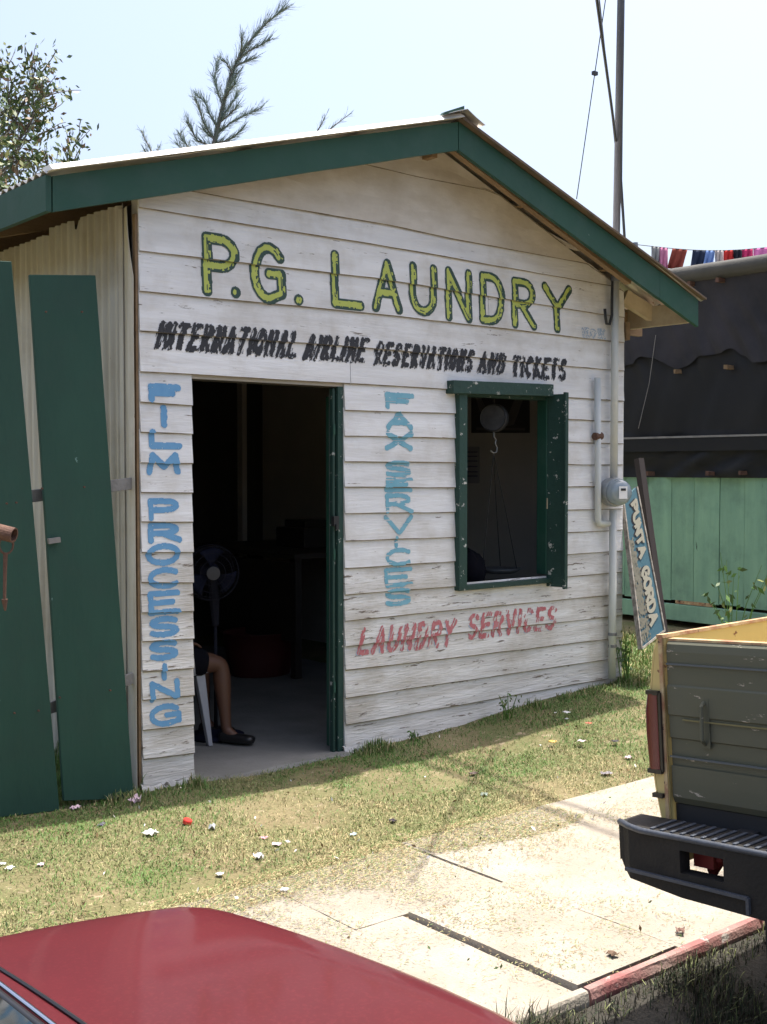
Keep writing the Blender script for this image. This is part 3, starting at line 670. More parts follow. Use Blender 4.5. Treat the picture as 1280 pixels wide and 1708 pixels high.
# cable loop under the eave and the wires
mb = MB(); mb.tube([onY(x, y, -.06) for x, y in ((1026, 447), (1022, 470), (1021, 500), (1021, 525), (1017, 541), (1012, 540), (1010, 528), (1009, 515))], .010, 7); mpart(mb, 'cable_loop', M['cable'], smooth=True)
WA = onY(1028, 235, c3.y)
mb = MB(); mb.tube([WA, onY(1018, 160, c3.y - .35), onY(996, 0, c3.y - 1.0), onY(975, -160, c3.y - 1.7)], .009, 6); mb.tube([onY(1026, 240, c3.y + .03), onY(1013, 120, c3.y - .2), onY(1000, 0, c3.y - .6)], .004, 5); mpart(mb, 'service_wire', M['cable'])
mb = MB(); pts = [onY(1041, -60, c3.y + .03), onY(1039, 80, c3.y + .03), onY(1037, 200, c3.y + .03), onY(1036, 300, c3.y + .04), onY(1042, 396, c3.y + .06)]; mb.tube(pts, .010, 6); mb.tube([p + Vector((.016 * math.sin(i * 2), .01, 0)) for i, p in enumerate(pts)], .006, 5); mpart(mb, 'service_wire', M['cable'])
mb = MB(); g0 = onY(1016, -40, c3.y); g1 = onY(962, 332, .4); mb.tube([g0, g0.lerp(g1, .42), g1], .0035, 5); k = g0.lerp(g1, .42); mb.box((k.x - .02, k.y - .012, k.z - .012), (k.x + .02, k.y + .012, k.z + .012)); mpart(mb, 'guy_wire', M['cable'])
# overhead drop to the street
for k in range(2):
    P = []
    for t in np.linspace(0, 1, 14):
        P.append((mtop.x - 1.9 * t + .09 * k, mtop.y - .1 - 12 * t, mtop.z + .1 - .25 * k - 1.6 * t * (1 - t)))
    mb = MB(); mb.tube(P, .021, 6); o = mb.build('overhead_wire', M['cable'])
    tag(o, 'black overhead wire running from the service mast over the street, %s of the two' % ('upper' if k == 0 else 'lower'), 'wire')

# ============================================================ GREEN BOARD FENCE AT LEFT
fn = empty('green_board_fence', (-.35, .03, 0)); tag(fn, 'two tall dark green boards leaning on grey rails beside the corrugated wall', 'fence')
def quadboard(pts, Y0, th, m, name, root):
    q = [onY(x, y, Y0 + dy) for x, y, dy in pts]; mb = MB(); mb.hexa(q, [p + Vector((0, th, 0)) for p in q]); o = mb.build(name, m, bevel=.003); return child_of(o, root)
quadboard([(224, 1332, 0), (107, 1336, 0), (50, 458, .05), (160, 459, .05)][::1], -.06, .022, M['green_board'], 'board', fn)
quadboard([(100, 1352, 0), (-70, 1372, 0), (-125, 428, .05), (20, 436, .05)][::1], -.07, .022, M['green_board'], 'board', fn)
for pa, pb, hh in (((-60, 842), (223, 806), .058), ((-30, 1222), (224, 1130), .055)):
    a = onY(pa[0], pa[1], .085); b = onY(pb[0], pb[1], .02); a.x = max(a.x, -1.3); mb = MB(); mb.bar(a, b, .02, hh); child_of(mb.build('rail', M['greywood'], bevel=.003), fn)
a = onY(81, 903, -.05); b = onY(100, 900, -.05); mb = MB(); mb.bar(a, b, .02, .024); child_of(mb.build('latch_strip', M['greywood']), fn)
# off-frame post that ends the fence
mb = MB(); mb.bar((-1.35, .04, -.1), (-1.35, .04, 2.0), .09, .09, up=(0, 1, 0)); child_of(mb.build('post', M['greywood']), fn)

for (xa, ya), (xb, yb) in (((62, 815), (150, 812)), ((90, 1165), (195, 1150)), ((10, 840), (30, 838)), ((20, 1190), (70, 1185)), ((70, 520), (145, 520))):
    mb = MB()
    for t in (.1, .9):
        q = onY(xa + (xb - xa) * t, ya + (yb - ya) * t, -.075 if xb < 75 else -.064); mb.lathe([(0, -.004), (.004, -.004), (.005, .006)], q, (0, 1, 0), 8)
    child_of(mb.build('nail_heads', M['rust']), fn)['kind'] = 'stuff'
# rusty pipe with hook, nearer the camera
rp = empty('rusty_pipe_barrier', (-1.9, -1.0, 0)); tag(rp, 'rusty open-ended pipe with a hanging hook in front of the green boards', 'pipe')
e1 = atD(24, 893, 4.6); e0 = e1 + (atD(-10, 884, 4.6) - e1).normalized() * .9 + Vector((0, .25, 0))
mb = MB(); dv = (e0 - e1).normalized()
mb.tube([e1, e0], .030, 20, cap=False); mb.tube([e0, e1], .024, 20, cap=False)
u = dv.orthogonal().normalized(); v = dv.cross(u)
ring = [e1 + (u * math.cos(t) + v * math.sin(t)) * r for r in (.030, .024) for t in np.linspace(0, 2 * math.pi, 21)[:-1]]
mb.add(ring, [(k, (k + 1) % 20, 20 + (k + 1) % 20, 20 + k) for k in range(20)])
child_of(mb.build('pipe', M['rust'], smooth=False), rp)
mb = MB(); cc = e1 + dv * .035 + Vector((0, 0, -.045)); mb.tube([cc + Vector((.028 * math.cos(t), 0, .034 * math.sin(t))) for t in np.linspace(0, 2 * math.pi, 17)], .0045, 6); child_of(mb.build('ring', M['rust']), rp)
hk = cc + Vector((-.003, 0, -.03)); mb = MB(); mb.tube([hk, hk + Vector((-.004, 0, -.10)), hk + Vector((-.006, 0, -.19))], [.009, .007, .006], 7); mb.tube([hk + Vector((-.006, 0, -.18)), hk + Vector((-.004, 0, -.225))], [.013, .004], 7); child_of(mb.build('hook', M['rust']), rp)
mb = MB(); mb.tube([(e0.x, e0.y, -.1), (e0.x, e0.y, e0.z + .1)], .045, 12); child_of(mb.build('post', M['rust']), rp)

# ============================================================ INTERIOR
def rootpart(root): return lambda mb, name, m, **k: child_of(mb.build(name, m, **k), root)
# pedestal fan
fa = empty('pedestal_fan', (.90, 1.05, .01)); tag(fa, 'dark blue pedestal fan standing just inside the doorway', 'fan'); fp = rootpart(fa)
dF = 7.0; fc = atD(352, 955, dF); fx, fyy = fc.x, fc.y; fa.location = (fx + .06, fyy + .05, .01)
fax = (CAM - fc); fax.z = 0; fax = (fax.normalized() + Vector((.25, 0, 0))).normalized()
mb = MB(); mb.lathe([(.0, .0), (.16, .0), (.17, .015), (.12, .03), (.03, .05)], (fx + .06, fyy + .05, .01), n=24); fp(mb, 'base', M['fanblue'], smooth=True)
mb = MB(); mb.tube([(fx + .06, fyy + .05, .04), (fx + .06, fyy + .05, fc.z - .28)], .011, 8); fp(mb, 'pole', M['fangrey'], smooth=True)
mb = MB(); mb.tube([(fx + .06, fyy + .05, fc.z - .32), (fx + .05, fyy + .05, fc.z - .16), (fx + .03, fyy + .04, fc.z - .02)], [.022, .034, .03], 10); fp(mb, 'control_box', M['fangrey'])
mb = MB(); mb.lathe([(0, -.12), (.05, -.11), (.06, -.03), (.0, -.02)], fc, fax, 16); fp(mb, 'motor', M['fanblue'], smooth=True)
u = Vector((0, 0, 1)); v = fax.cross(u).normalized()
mb = MB(); Rr = .165
for hh, r2 in ((.0, Rr), (.05, Rr * .95), (.05, Rr * .7), (.055, Rr * .45), (-.03, Rr * .9)):
    mb.tube([fc + fax * hh + (u * math.cos(t) + v * math.sin(t)) * r2 for t in np.linspace(0, 2 * math.pi, 33)], .0022, 4, cap=False)
for k in range(40):
    t = 2 * math.pi * k / 40; dd_ = u * math.cos(t) + v * math.sin(t); mb.tube([fc + fax * .06 + dd_ * .03, fc + fax * .05 + dd_ * Rr * .9, fc + dd_ * Rr, fc - fax * .03 + dd_ * Rr * .8], .001, 3)
fp(mb, 'cage', M['fangrey'])
mb = MB(); mb.lathe([(.04, .055), (.04, .064), (0, .066)], fc, fax, 20); fp(mb, 'badge', mat('fan_badge', (.05, .048, .05), .6))
for k in range(3):
    mb = MB(); P = []
    for i, r2 in enumerate(np.linspace(.03, Rr * .88, 6)):
        row = []
        for j, a2 in enumerate(np.linspace(-.45, .45, 6)):
            t = 2 * math.pi * k / 3 + a2 * (.6 + i * .14); row.append(fc + (u * math.cos(t) + v * math.sin(t)) * r2 + fax * (.02 + a2 * .05))
        P.append(row)
    mb.grid(P); fp(mb, 'blade', M['fanblue'], solid=.002, smooth=True)
# chair
foot = onZ(350, 1243, .012); ch = empty('plastic_chair', (foot.x - .22, foot.y + .15, .01)); tag(ch, 'white plastic chair just inside the doorway, one front leg in view', 'chair'); cp = rootpart(ch)
cx, cy = foot.x, foot.y
kn = atD(336, 1120, (foot - CAM).dot(FW))
mb = MB(); mb.hexa([(cx - .013, cy - .016, .01), (cx + .013, cy - .016, .01), (cx + .013, cy + .016, .01), (cx - .013, cy + .016, .01)], [(cx - .075, cy + .02, .43), (cx - .015, cy + .02, .43), (cx - .015, cy + .06, .43), (cx - .075, cy + .06, .43)]); cp(mb, 'leg', M['plastic'], bevel=.004)
for ox, oy, tx in ((0, .46, 0), (-.44, 0, .03), (-.44, .46, .03)):
    mb = MB(); X, Y_ = cx + ox, cy + oy; s = -1 if oy else 1
    mb.hexa([(X - .013, Y_ - .016, .01), (X + .013, Y_ - .016, .01), (X + .013, Y_ + .016, .01), (X - .013, Y_ + .016, .01)], [(X - .05 + 2 * tx, Y_ + .02 * s, .43), (X + tx, Y_ + .02 * s, .43), (X + tx, Y_ + .06 * s, .43), (X - .05 + 2 * tx, Y_ + .06 * s, .43)]); cp(mb, 'leg', M['plastic'], bevel=.004)
mb = MB(); mb.grid([[(cx - .46 + .46 * i / 8, cy + .01 + .44 * j / 8, .43 + .01 * ((j - 4) / 4) ** 2 - .012 * math.sin(i / 8 * 3.1)) for i in range(9)] for j in range(9)]); cp(mb, 'seat', M['plastic'], solid=.012, smooth=True)
mb = MB(); mb.grid([[(cx - .44 - .10 * i / 8 - .03 * (1 - ((j - 4) / 4) ** 2), cy + .02 + .42 * j / 8, .42 + .42 * i / 8) for i in range(9)] for j in range(9)]); cp(mb, 'backrest', M['plastic'], solid=.012, smooth=True)
for yy_ in (cy - .01, cy + .47):
    mb = MB(); mb.tube([(cx - .5, yy_, .66), (cx - .25, yy_, .65), (cx - .14, yy_, .60), (cx - .12, yy_, .52), (cx - .11, yy_, .43)], [.014] * 5, 8); cp(mb, 'armrest', M['plastic'], smooth=True)
# person seated, facing right, mostly hidden behind the jamb
pe = empty('person', (cx + .02, cy + .2, .01)); tag(pe, 'person in dark shorts and dark shoe seated inside the doorway, bare shin showing', 'person')
D7 = 6.95
knee = atD(368, 1108, D7); ank = atD(378, 1218, D7 - .02); toe = atD(402, 1236, D7 - .05)
hip = Vector((cx - .22, knee.y + .07, .52)); pel = Vector((cx - .26, knee.y + .18, .53))
def skinned(name, nodes, edges, m, root, lvl=2, rootv=0):
    me = bpy.data.meshes.new(name); me.from_pydata([tuple(n[0]) for n in nodes], edges, []); me.materials.append(m)
    o = bpy.data.objects.new(name, me); COL.objects.link(o)
    md = o.modifiers.new('skin', 'SKIN')
    if not me.skin_vertices: 
        bm = bmesh.new(); bm.from_mesh(me); bm.verts.layers.skin.verify(); bm.to_mesh(me); bm.free()
    for i, n in enumerate(nodes):
        r = n[1]; me.skin_vertices[0].data[i].radius = (r, r) if not isinstance(r, tuple) else r
        me.skin_vertices[0].data[i].use_root = (i == rootv)
    s = o.modifiers.new('sub', 'SUBSURF'); s.levels = lvl; s.render_levels = lvl; md.use_smooth_shade = True
    child_of(o, root); return o
V = Vector
k2 = knee + V((.0, .24, 0)); a2 = V((ank.x + .02, ank.y + .26, ank.z)); t2 = V((toe.x + .03, toe.y + .27, toe.z))
hip2 = hip + V((0, .2, 0)); ch_ = pel + V((-.02, 0, .42)); nk = pel + V((.0, 0, .56)); hd = pel + V((.03, 0, .66)); ht = pel + V((.03, 0, .78))
s1 = ch_ + V((0, -.17, .06)); s2 = ch_ + V((0, .17, .06)); el1 = s1 + V((-.06, -.04, -.27)); el2 = s2 + V((-.06, .04, -.27)); w1 = el1 + V((.16, .07, -.12)); w2 = el2 + V((.16, -.07, -.12))
nodes = [(pel, .13), (pel + V((-.02, 0, .2)), .125), (ch_, .135), (nk, .052), (hd, .075), (ht, .06), (s1, .06), (el1, .042), (w1, .028), (s2, .06), (el2, .042), (w2, .028),
         (hip, .085), (hip.lerp(knee, .55), .078), (knee, .058), (knee.lerp(ank, .3), .056), (knee.lerp(ank, .75), .036), (ank, .034), (ank.lerp(toe, .6) + V((0, 0, .0)), .028), (toe, .02),
         (hip2, .085), (hip2.lerp(k2, .55), .075), (k2, .058), (k2.lerp(a2, .3), .056), (k2.lerp(a2, .75), .036), (a2, .034), (a2.lerp(t2, .6), .028), (t2, .02)]
edges = [(0, 1), (1, 2), (2, 3), (3, 4), (4, 5), (2, 6), (6, 7), (7, 8), (2, 9), (9, 10), (10, 11), (0, 12), (12, 13), (13, 14), (14, 15), (15, 16), (16, 17), (17, 18), (18, 19), (0, 20), (20, 21), (21, 22), (22, 23), (23, 24), (24, 25), (25, 26), (26, 27)]
for wi, wv, sd in ((8, w1, 1), (11, w2, -1)):   # hands with five fingers
    b0 = len(nodes); nodes.append((wv + V((.06, 0, -.01)), (.034, .016))); edges.append((wi, b0))
    for q in range(4):
        n0 = len(nodes); off = (q - 1.5) * .019; ln = (.07, .08, .075, .06)[q]
        nodes += [(wv + V((.085, off, -.012)), .009), (wv + V((.085 + ln * .55, off, -.02)), .0085), (wv + V((.085 + ln, off, -.045)), .007)]; edges += [(b0, n0), (n0, n0 + 1), (n0 + 1, n0 + 2)]
    n0 = len(nodes); nodes += [(wv + V((.04, .035 * sd, -.01)), .011), (wv + V((.075, .05 * sd, -.02)), .009)]; edges += [(b0, n0), (n0, n0 + 1)]
skinned('body', nodes, edges, M['skin'], pe)
sh = [(pel, .15), (pel + V((-.02, 0, .2)), .142), (ch_, .152), (nk - V((0, 0, .05)), .075), (s1, .075), (s1.lerp(el1, .7), .062), (s2, .075), (s2.lerp(el2, .7), .062)]
skinned('shirt', sh, [(0, 1), (1, 2), (2, 3), (2, 4), (4, 5), (2, 6), (6, 7)], M['cloth'], pe)
sh = [(pel, .145), (hip, .105), (hip.lerp(knee, .5), .098), (hip.lerp(knee, .80), .085), (hip2, .105), (hip2.lerp(k2, .5), .098), (hip2.lerp(k2, .85), .085)]
skinned('shorts', sh, [(0, 1), (1, 2), (2, 3), (0, 4), (4, 5), (5, 6)], M['cloth'], pe)
for A_, T_ in ((ank, toe), (a2, t2)):
    dd_ = (T_ - A_); dd_.z = 0; dd_.normalize(); h = V((A_.x, A_.y, .045)) - dd_ * .05
    skinned('shoe', [(h + V((0, 0, .015)), (.040, .042)), (h + dd_ * .09, (.042, .034)), (h + dd_ * .19, (.045, .03)), (h + dd_ * .235, (.035, .025))], [(0, 1), (1, 2), (2, 3)], M['black'], pe)
hh_ = V((hd.x, hd.y, hd.z))
mb = MB(); mb.lathe([(0, .135), (.06, .125), (.088, .085), (.094, .04), (.09, .0), (.08, -.03)], hh_ + V((-.015, 0, .01)), (0, 0, 1), 16); child_of(mb.build('hair', M['dark'], smooth=True), pe)
for yy_ in (-.03, .03):
    mb = MB(); mb.lathe([(0, .010), (.009, .005), (.011, 0), (.0, -.005)], hh_ + V((.074, yy_, .03)), (1, 0, 0), 10); child_of(mb.build('eye', M['paper'], smooth=True), pe)
mb = MB(); mb.prism([hh_ + V((.07, -.014, -.005)), hh_ + V((.07, .014, -.005)), hh_ + V((.075, 0, .035))], V((.022, 0, -.004))); child_of(mb.build('nose', M['skin'], smooth=True), pe)
mb = MB(); mb.box(hh_ + V((.066, -.022, -.036)), hh_ + V((.078, .022, -.028))); child_of(mb.build('mouth', M['redplastic']), pe)
for yy_ in (-.083, .083): mb = MB(); mb.lathe([(0, .006), (.014, .005), (.018, 0), (0, -.006)], hh_ + V((0, yy_, .01)), (0, 1, 0), 10); child_of(mb.build('ear', M['skin'], smooth=True), pe)
# table with dark clutter
tb = empty('counter_table', (3.05, 2.6, .01)); tag(tb, 'dark wooden table at the far right of the dim room', 'table'); tp = rootpart(tb)
mb = MB(); mb.box((2.35, 2.0, .93), (3.6, 3.7, .965)); tp(mb, 'tabletop', M['table'])
for x in (2.4, 3.5):
    for y in (2.06, 3.62): mb = MB(); mb.box((x, y, .01), (x + .06, y + .06, .93)); tp(mb, 'leg', M['table'])
mb = MB(); mb.box((2.36, 2.0, .3), (2.38, 3.7, .9)); tp(mb, 'front_panel', M['table'])
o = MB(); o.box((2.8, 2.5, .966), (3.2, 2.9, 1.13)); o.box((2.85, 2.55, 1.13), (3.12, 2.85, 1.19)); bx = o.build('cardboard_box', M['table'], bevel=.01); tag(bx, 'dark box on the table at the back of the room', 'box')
cxb = atD(435, 1090, 9.3)
mb = MB(); P = []
for k, (r2, z) in enumerate(((.20, .012), (.235, .18), (.255, .34), (.27, .35), (.25, .345), (.22, .10))): P.append([(cxb.x + r2 * 1.2 * math.cos(t), cxb.y + r2 * math.sin(t), z) for t in np.linspace(0, 2 * math.pi, 25)])
mb.grid(P); bk = mb.build('laundry_basket', M['redplastic'], smooth=True); tag(bk, 'dull red plastic basket on the floor deep inside the doorway', 'basket')
mb = MB(); mb.box((3.0, 3.72, .01), (3.05, 3.8, 2.9)); o = mb.build('wooden_stud', M['inwall']); child_of(o, B)
# hanging scale in the window
hs = empty('hanging_scale', (2.42, .16, 1.2)); tag(hs, 'round dial scale hanging with hook and strings inside the window', 'scale'); hp = rootpart(hs)
sc0 = onY(824, 697, .16); sax = (CAM - sc0); sax.z = 0; sax = (sax.normalized() + V((-.55, 0, 0))).normalized()
mb = MB(); mb.lathe([(0, -.035), (.085, -.035), (.092, -.03), (.092, .02), (.085, .026), (.080, .02)], sc0, sax, 28); hp(mb, 'housing', M['dark'], smooth=False)
mb = MB(); mb.lathe([(.080, .021), (.0, .0215)], sc0, sax, 28); hp(mb, 'dial', mat('scale_dial', (.055, .055, .06), .6, (.03, .03, .035), 24, .8))
mb = MB(); mb.tube([sc0 + V((0, 0, .09)), sc0 + V((0, 0, .16)), sc0 + V((0, 0, .62))], .006, 6); hp(mb, 'hanger', M['dark'])
s0 = sc0 + V((0, 0, -.09)); mb = MB(); mb.tube([s0, s0 + V((0, 0, -.03)), s0 + V((.02, 0, -.05)), s0 + V((.012, 0, -.075)), s0 + V((.03, 0, -.10)), s0 + V((.025, 0, -.13)), s0 + V((-.005, 0, -.135)), s0 + V((-.03, 0, -.12))], .0045, 6); hp(mb, 'hook', M['steel'])
hk = s0 + V((.0, 0, -.14)); e1_ = onY(862, 948, .30); e2_ = onY(805, 950, .25); e3_ = onY(835, 945, .5)
for e_ in (e1_, e2_, e3_):
    mb = MB(); mb.tube([hk, hk.lerp(e_, .5) + V((.01 if e_ is e1_ else -.004, 0, -.015)), e_], .0028, 5); hp(mb, 'string', M['dark'])
mb = MB(); pc = (e1_ + e2_ + e3_) / 3; mb.lathe([(0, -.04), (.10, -.03), (.15, .0)], pc, (0, 0, 1), 20); hp(mb, 'pan', M['steel'], smooth=True, solid=.002)
# sack at lower left of window
bp_ = onY(786, 945, .32); mb = MB(); P = []
for i in range(9):
    ph = math.pi * i / 8; P.append([(bp_.x - .03 + (.11 * math.sin(ph) + .015 * nz(i, j * 1.)) * math.cos(j * math.pi / 8), bp_.y + .13 * math.sin(ph) * math.sin(j * math.pi / 8), bp_.z - .04 - .12 * math.cos(ph) * (1 if i < 5 else 1.2) + .06 * nz(i * .8, j * .9, 4)) for j in range(17)])
mb.grid(P); o = mb.build('dark_sack', M['cloth'], smooth=True); tag(o, 'dark sack behind the lower left corner of the window', 'sack')
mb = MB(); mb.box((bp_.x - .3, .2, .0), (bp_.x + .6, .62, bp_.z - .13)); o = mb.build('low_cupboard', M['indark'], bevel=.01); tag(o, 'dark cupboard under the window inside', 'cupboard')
# poster and notices on the right wall
def onwall(x, y): return onX(x, y, 3.632)
def wallquad(pts, m, name, t=.004, back=0): 
    q = [onX(x, y, 3.636 - back) for x, y in pts]; mb = MB(); mb.hexa(q, [p + V((-t, 0, 0)) for p in q]); return mb, m, name
po = empty('wall_poster', onwall(838, 720)); tag(po, 'dark poster with pale diagonal shapes on the room wall behind the scale', 'poster')
for pts, m, n, bk_ in (([(787, 655), (884, 655), (884, 722), (787, 722)], M['poster'], 'sheet', 0), ([(862, 660), (875, 660), (858, 708), (840, 712)], M['posterl'], 'pale_shape', .005), ([(793, 660), (803, 664), (822, 706), (808, 708)], M['posterl'], 'pale_shape', .005), ([(795, 713), (876, 714), (876, 718), (795, 717)], M['posterl'], 'caption_line', .005)):
    mb, m, n = wallquad(pts, m, n, back=bk_); child_of(mb.build(n, m), po)
no = empty('wall_notice', onwall(788, 800)); tag(no, 'pale printed notice pinned on the room wall left of the strings', 'notice')
mb, m, n = wallquad([(773, 745), (800, 745), (800, 806), (773, 806)], mat('notice_paper', (.26, .25, .26), .8), 'sheet'); child_of(mb.build(n, m), no)
for yy_ in (753, 760, 768, 777, 786, 793):
    mb, m, n = wallquad([(776, yy_), (797, yy_), (797, yy_ + 2), (776, yy_ + 2)], M['ink'], 'text_line', back=.005); child_of(mb.build(n, m), no)

# ============================================================ SIGN BOARD
sg = empty('leaning_signboard', (4.1, -.2, .3)); tag(sg, 'blue signboard lettered PUNTA GORDA leaning on end against the right corner of the shack', 'sign')
D8 = 8.25
a = atD(1040, 838, D8 + .05); b = atD(1070, 1082, D8 - .25); c = atD(1108, 1052, D8 - .10); d = atD(1062, 812, D8 + .2)
nsg = (b - a).cross(d - a).normalized(); nsg = nsg if nsg.dot(CAM - a) > 0 else -nsg
rc_ = c - CAM; c = CAM + rc_ * ((a - CAM).dot(nsg) / rc_.dot(nsg))   # planar
mb = MB(); mb.hexa([a, b, c, d], [p - nsg * .02 for p in (a, b, c, d)]); child_of(mb.build('panel', M['signblue']), sg)
for p_, q_ in ((a, b), (b, c), (c, d)): mb = MB(); mb.bar(p_ - nsg * .008, q_ - nsg * .008, .034, .012, up=(p_ - q_).cross(nsg).normalized()); child_of(mb.build('frame_strip', M['signedge']), sg)
def sgp(u, v, l=.0): # u across (a->d), v along (a->b)
    return (a.lerp(b, v)).lerp(d.lerp(c, v), u) + nsg * l
def sign_text(txt, v0, v1, u0, u1, m, name, hw, lift, n=0.0, sh=None):
    tot = len(txt); mb = MB()
    for k, chh in enumerate(txt):
        if chh == ' ': continue
        s0_ = v0 + (v1 - v0) * k / tot; s1_ = s0_ + (v1 - v0) / tot * .78
        for s in FONT[chh]:
            for (x0_, y0_), (x1_, y1_) in zip(s[:-1], s[1:]):
                P0 = V((s0_ + (s1_ - s0_) * x0_, u0 + (u1 - u0) * y0_, 0)); P1 = V((s0_ + (s1_ - s0_) * x1_, u0 + (u1 - u0) * y1_, 0))
                A_ = sgp(P0.y, P0.x); B_ = sgp(P1.y, P1.x)
                if sh: A_ = A_ + sh; B_ = B_ + sh
                t = (B_ - A_); 
                if t.length < 1e-5: continue
                t.normalize(); r2 = t.cross(nsg) * hw; l0 = nsg * lift
                if n and random.random() < n: continue
                mb.add([A_ - t * hw * .7 + r2 + l0, A_ - t * hw * .7 - r2 + l0, B_ + t * hw * .7 - r2 + l0, B_ + t * hw * .7 + r2 + l0], [(0, 1, 2, 3)])
                lift += 1e-5
    o = mb.build(name, m); child_of(o, sg); return o
shv = (sgp(0, .5) - sgp(1, .5)).normalized() * .020 + (sgp(.5, 1) - sgp(.5, 0)).normalized() * -.006
for t_, va, vb in (('PUNTA', .07, .46), ('GORDA', .53, .92)):
    sign_text(t_, va, vb, .48, .80, M['blk'], 'letter_shadow', .012, .002, sh=shv)
    sign_text(t_, va, vb, .48, .80, M['signlet'], 'lettering', .0125, .005)
sign_text('LAUNDROMAT', .30, .95, .10, .32, M['signfade'], 'worn_lettering', .012, .003, n=.15)
mb = MB()
for k in range(420):
    v_ = random.uniform(.28, .98); u_ = random.uniform(.03, .42) * (1 - .3 * (v_ < .5)); p_ = sgp(u_, v_, .0045 + k * 1e-6); s_r = random.uniform(.004, .015)
    mb.add([p_ + (b - a).normalized() * s_r, p_ + (d - a).normalized() * s_r, p_ - (b - a).normalized() * s_r, p_ - (d - a).normalized() * s_r * .6], [(0, 1, 2, 3)])
child_of(mb.build('paint_flakes', M['signfade']), sg)['kind'] = 'stuff'
# grey timber it leans against
tl = empty('leaning_timber', (4.4, .2, .1)); tag(tl, 'dark grey timber leaning behind the blue signboard', 'timber')
mb = MB(); p_ = atD(1066, 765, 8.6); q_ = atD(1100, 1010, 8.45); q_ = q_ + (q_ - p_) * .35; mb.bar(p_, q_, .05, .05); child_of(mb.build('plank', mat('dark_timber', (.035, .028, .028), .85)), tl)

# ============================================================ BLACK TARP SHED AT RIGHT
SX = 6.4
sd = empty('tarp_shed', (SX + 1.5, 1.5, 0)); tag(sd, 'raised shed with black plastic walls and faded green plank base on the right', 'shed'); sp_ = rootpart(sd)
def sX(x, y): return onX(x, y, SX)
zt_g = sX(1195, 795).z; zb_g = sX(1195, 1008).z; zr1 = sX(1195, 1042).z
y = -1.6; k = 0
while y < 5.0:
    wd = random.uniform(.25, .285); mb = MB(); j = random.uniform(-.004, .004)
    mb.box((SX + j, y + .003, zb_g + random.uniform(-.01, .005)), (SX + .02 + j, y + wd - .003, zt_g + .02), jit=.0012); sp_(mb, 'plank', M['shed']); y += wd
mb = MB(); mb.box((SX - .03, -1.6, zr1), (SX + .03, 5, zb_g - .035)); sp_(mb, 'bottom_rail', M['shed'], bevel=.004)
for pxl in ((1128, 1190),): 
    p_ = sX(pxl[0], 1004); q_ = sX(pxl[1], 1004); mb = MB(); mb.box((SX - .012, q_.y, p_.z - .012), (SX - .001, p_.y, p_.z + .018)); sp_(mb, 'patch_board', M['trust'])
zt_t = sX(1195, 455).z
# tarp wall with folds
P = []; NY = 150; NZ = 46
for jx in range(NZ + 1):
    row = []; z = zt_g - .01 + (zt_t + .05 - zt_g) * jx / NZ
    for i in range(NY + 1):
        yy_ = -1.6 + 6.6 * i / NY
        fold = .045 * nz(yy_ * 2.6 + z * 1.3, z * 1.1, 1) + .02 * nz(yy_ * 7 + z * 2.4, z * 2, 5) + .035 * math.exp(-((z - 2.75) / .30) ** 2) * nz(yy_ * 11 - z * 5, z * 1.2, 3)
        if z < zt_g + .38: fold += .06 * nz(yy_ * 4 + z * 5, z * 6, 9)
        row.append((SX - .02 + fold * .9 - .02, yy_, z))
    P.append(row)
mb = MB(); mb.grid(P); sp_(mb, 'tarp', M['tarp'], smooth=True)
P = []
for jx in range(40):
    row = []
    for i in range(221):
        yy_ = -1.6 + 6.6 * i / 220
        zlow = 2.62 + .10 * nz(yy_ * 3.0, 1.1) + .22 * nz(yy_ * 2.1, 4.2) + .06 * abs(nz(yy_ * 6, 2))
        z = zlow + (zt_t + .05 - zlow) * jx / 39
        t_ = 1 - jx / 39
        fold = .05 * nz(yy_ * 2.6 + z * 1.3, z * 1.1, 1) + .045 * t_ * nz(yy_ * 9 - z * 6, z * 1.4, 3) + .015 * nz(yy_ * 22 - z * 9, z * 2, 7)
        row.append((SX - .075 + fold * .8, yy_, z))
    P.append(row)
mb = MB(); mb.grid(P); sp_(mb, 'grey_upper_tarp', M['tarp2'], smooth=True)
zl1 = sX(1195, 728).z; mb = MB(); mb.box((SX - .085, -1.6, zl1 - .008), (SX - .06, 5, zl1 + .010)); sp_(mb, 'batten', M['greywood'])
mb = MB(); mb.box((SX - .08, -1.6, zl1 - .13), (SX - .055, 5, zl1 - .010)); sp_(mb, 'tarp_hem', M['tarp'], smooth=False)
for x_, y_ in ((1142, 621), (1227, 614), (1213, 470), (1165, 476), (1095, 790), (1196, 790), (1250, 789)):
    p_ = sX(x_, y_); mb = MB(); w__ = random.uniform(.012, .02); mb.box((SX - .15, p_.y - w__, p_.z - .016), (SX - .05, p_.y + w__, p_.z + .02), jit=.004); sp_(mb, 'wood_cleat', M['rust'] if y_ > 700 or y_ < 500 else M['rawwood'])
mb = MB(); mb.tube([V((SX - .09, sX(1104, 560).y, sX(1104, 560).z)), V((SX - .08, sX(1092, 640).y, sX(1092, 640).z)), V((SX - .08, sX(1074, 715).y, sX(1074, 715).z))], .003, 5); sp_(mb, 'hanging_string', M['greywood'])
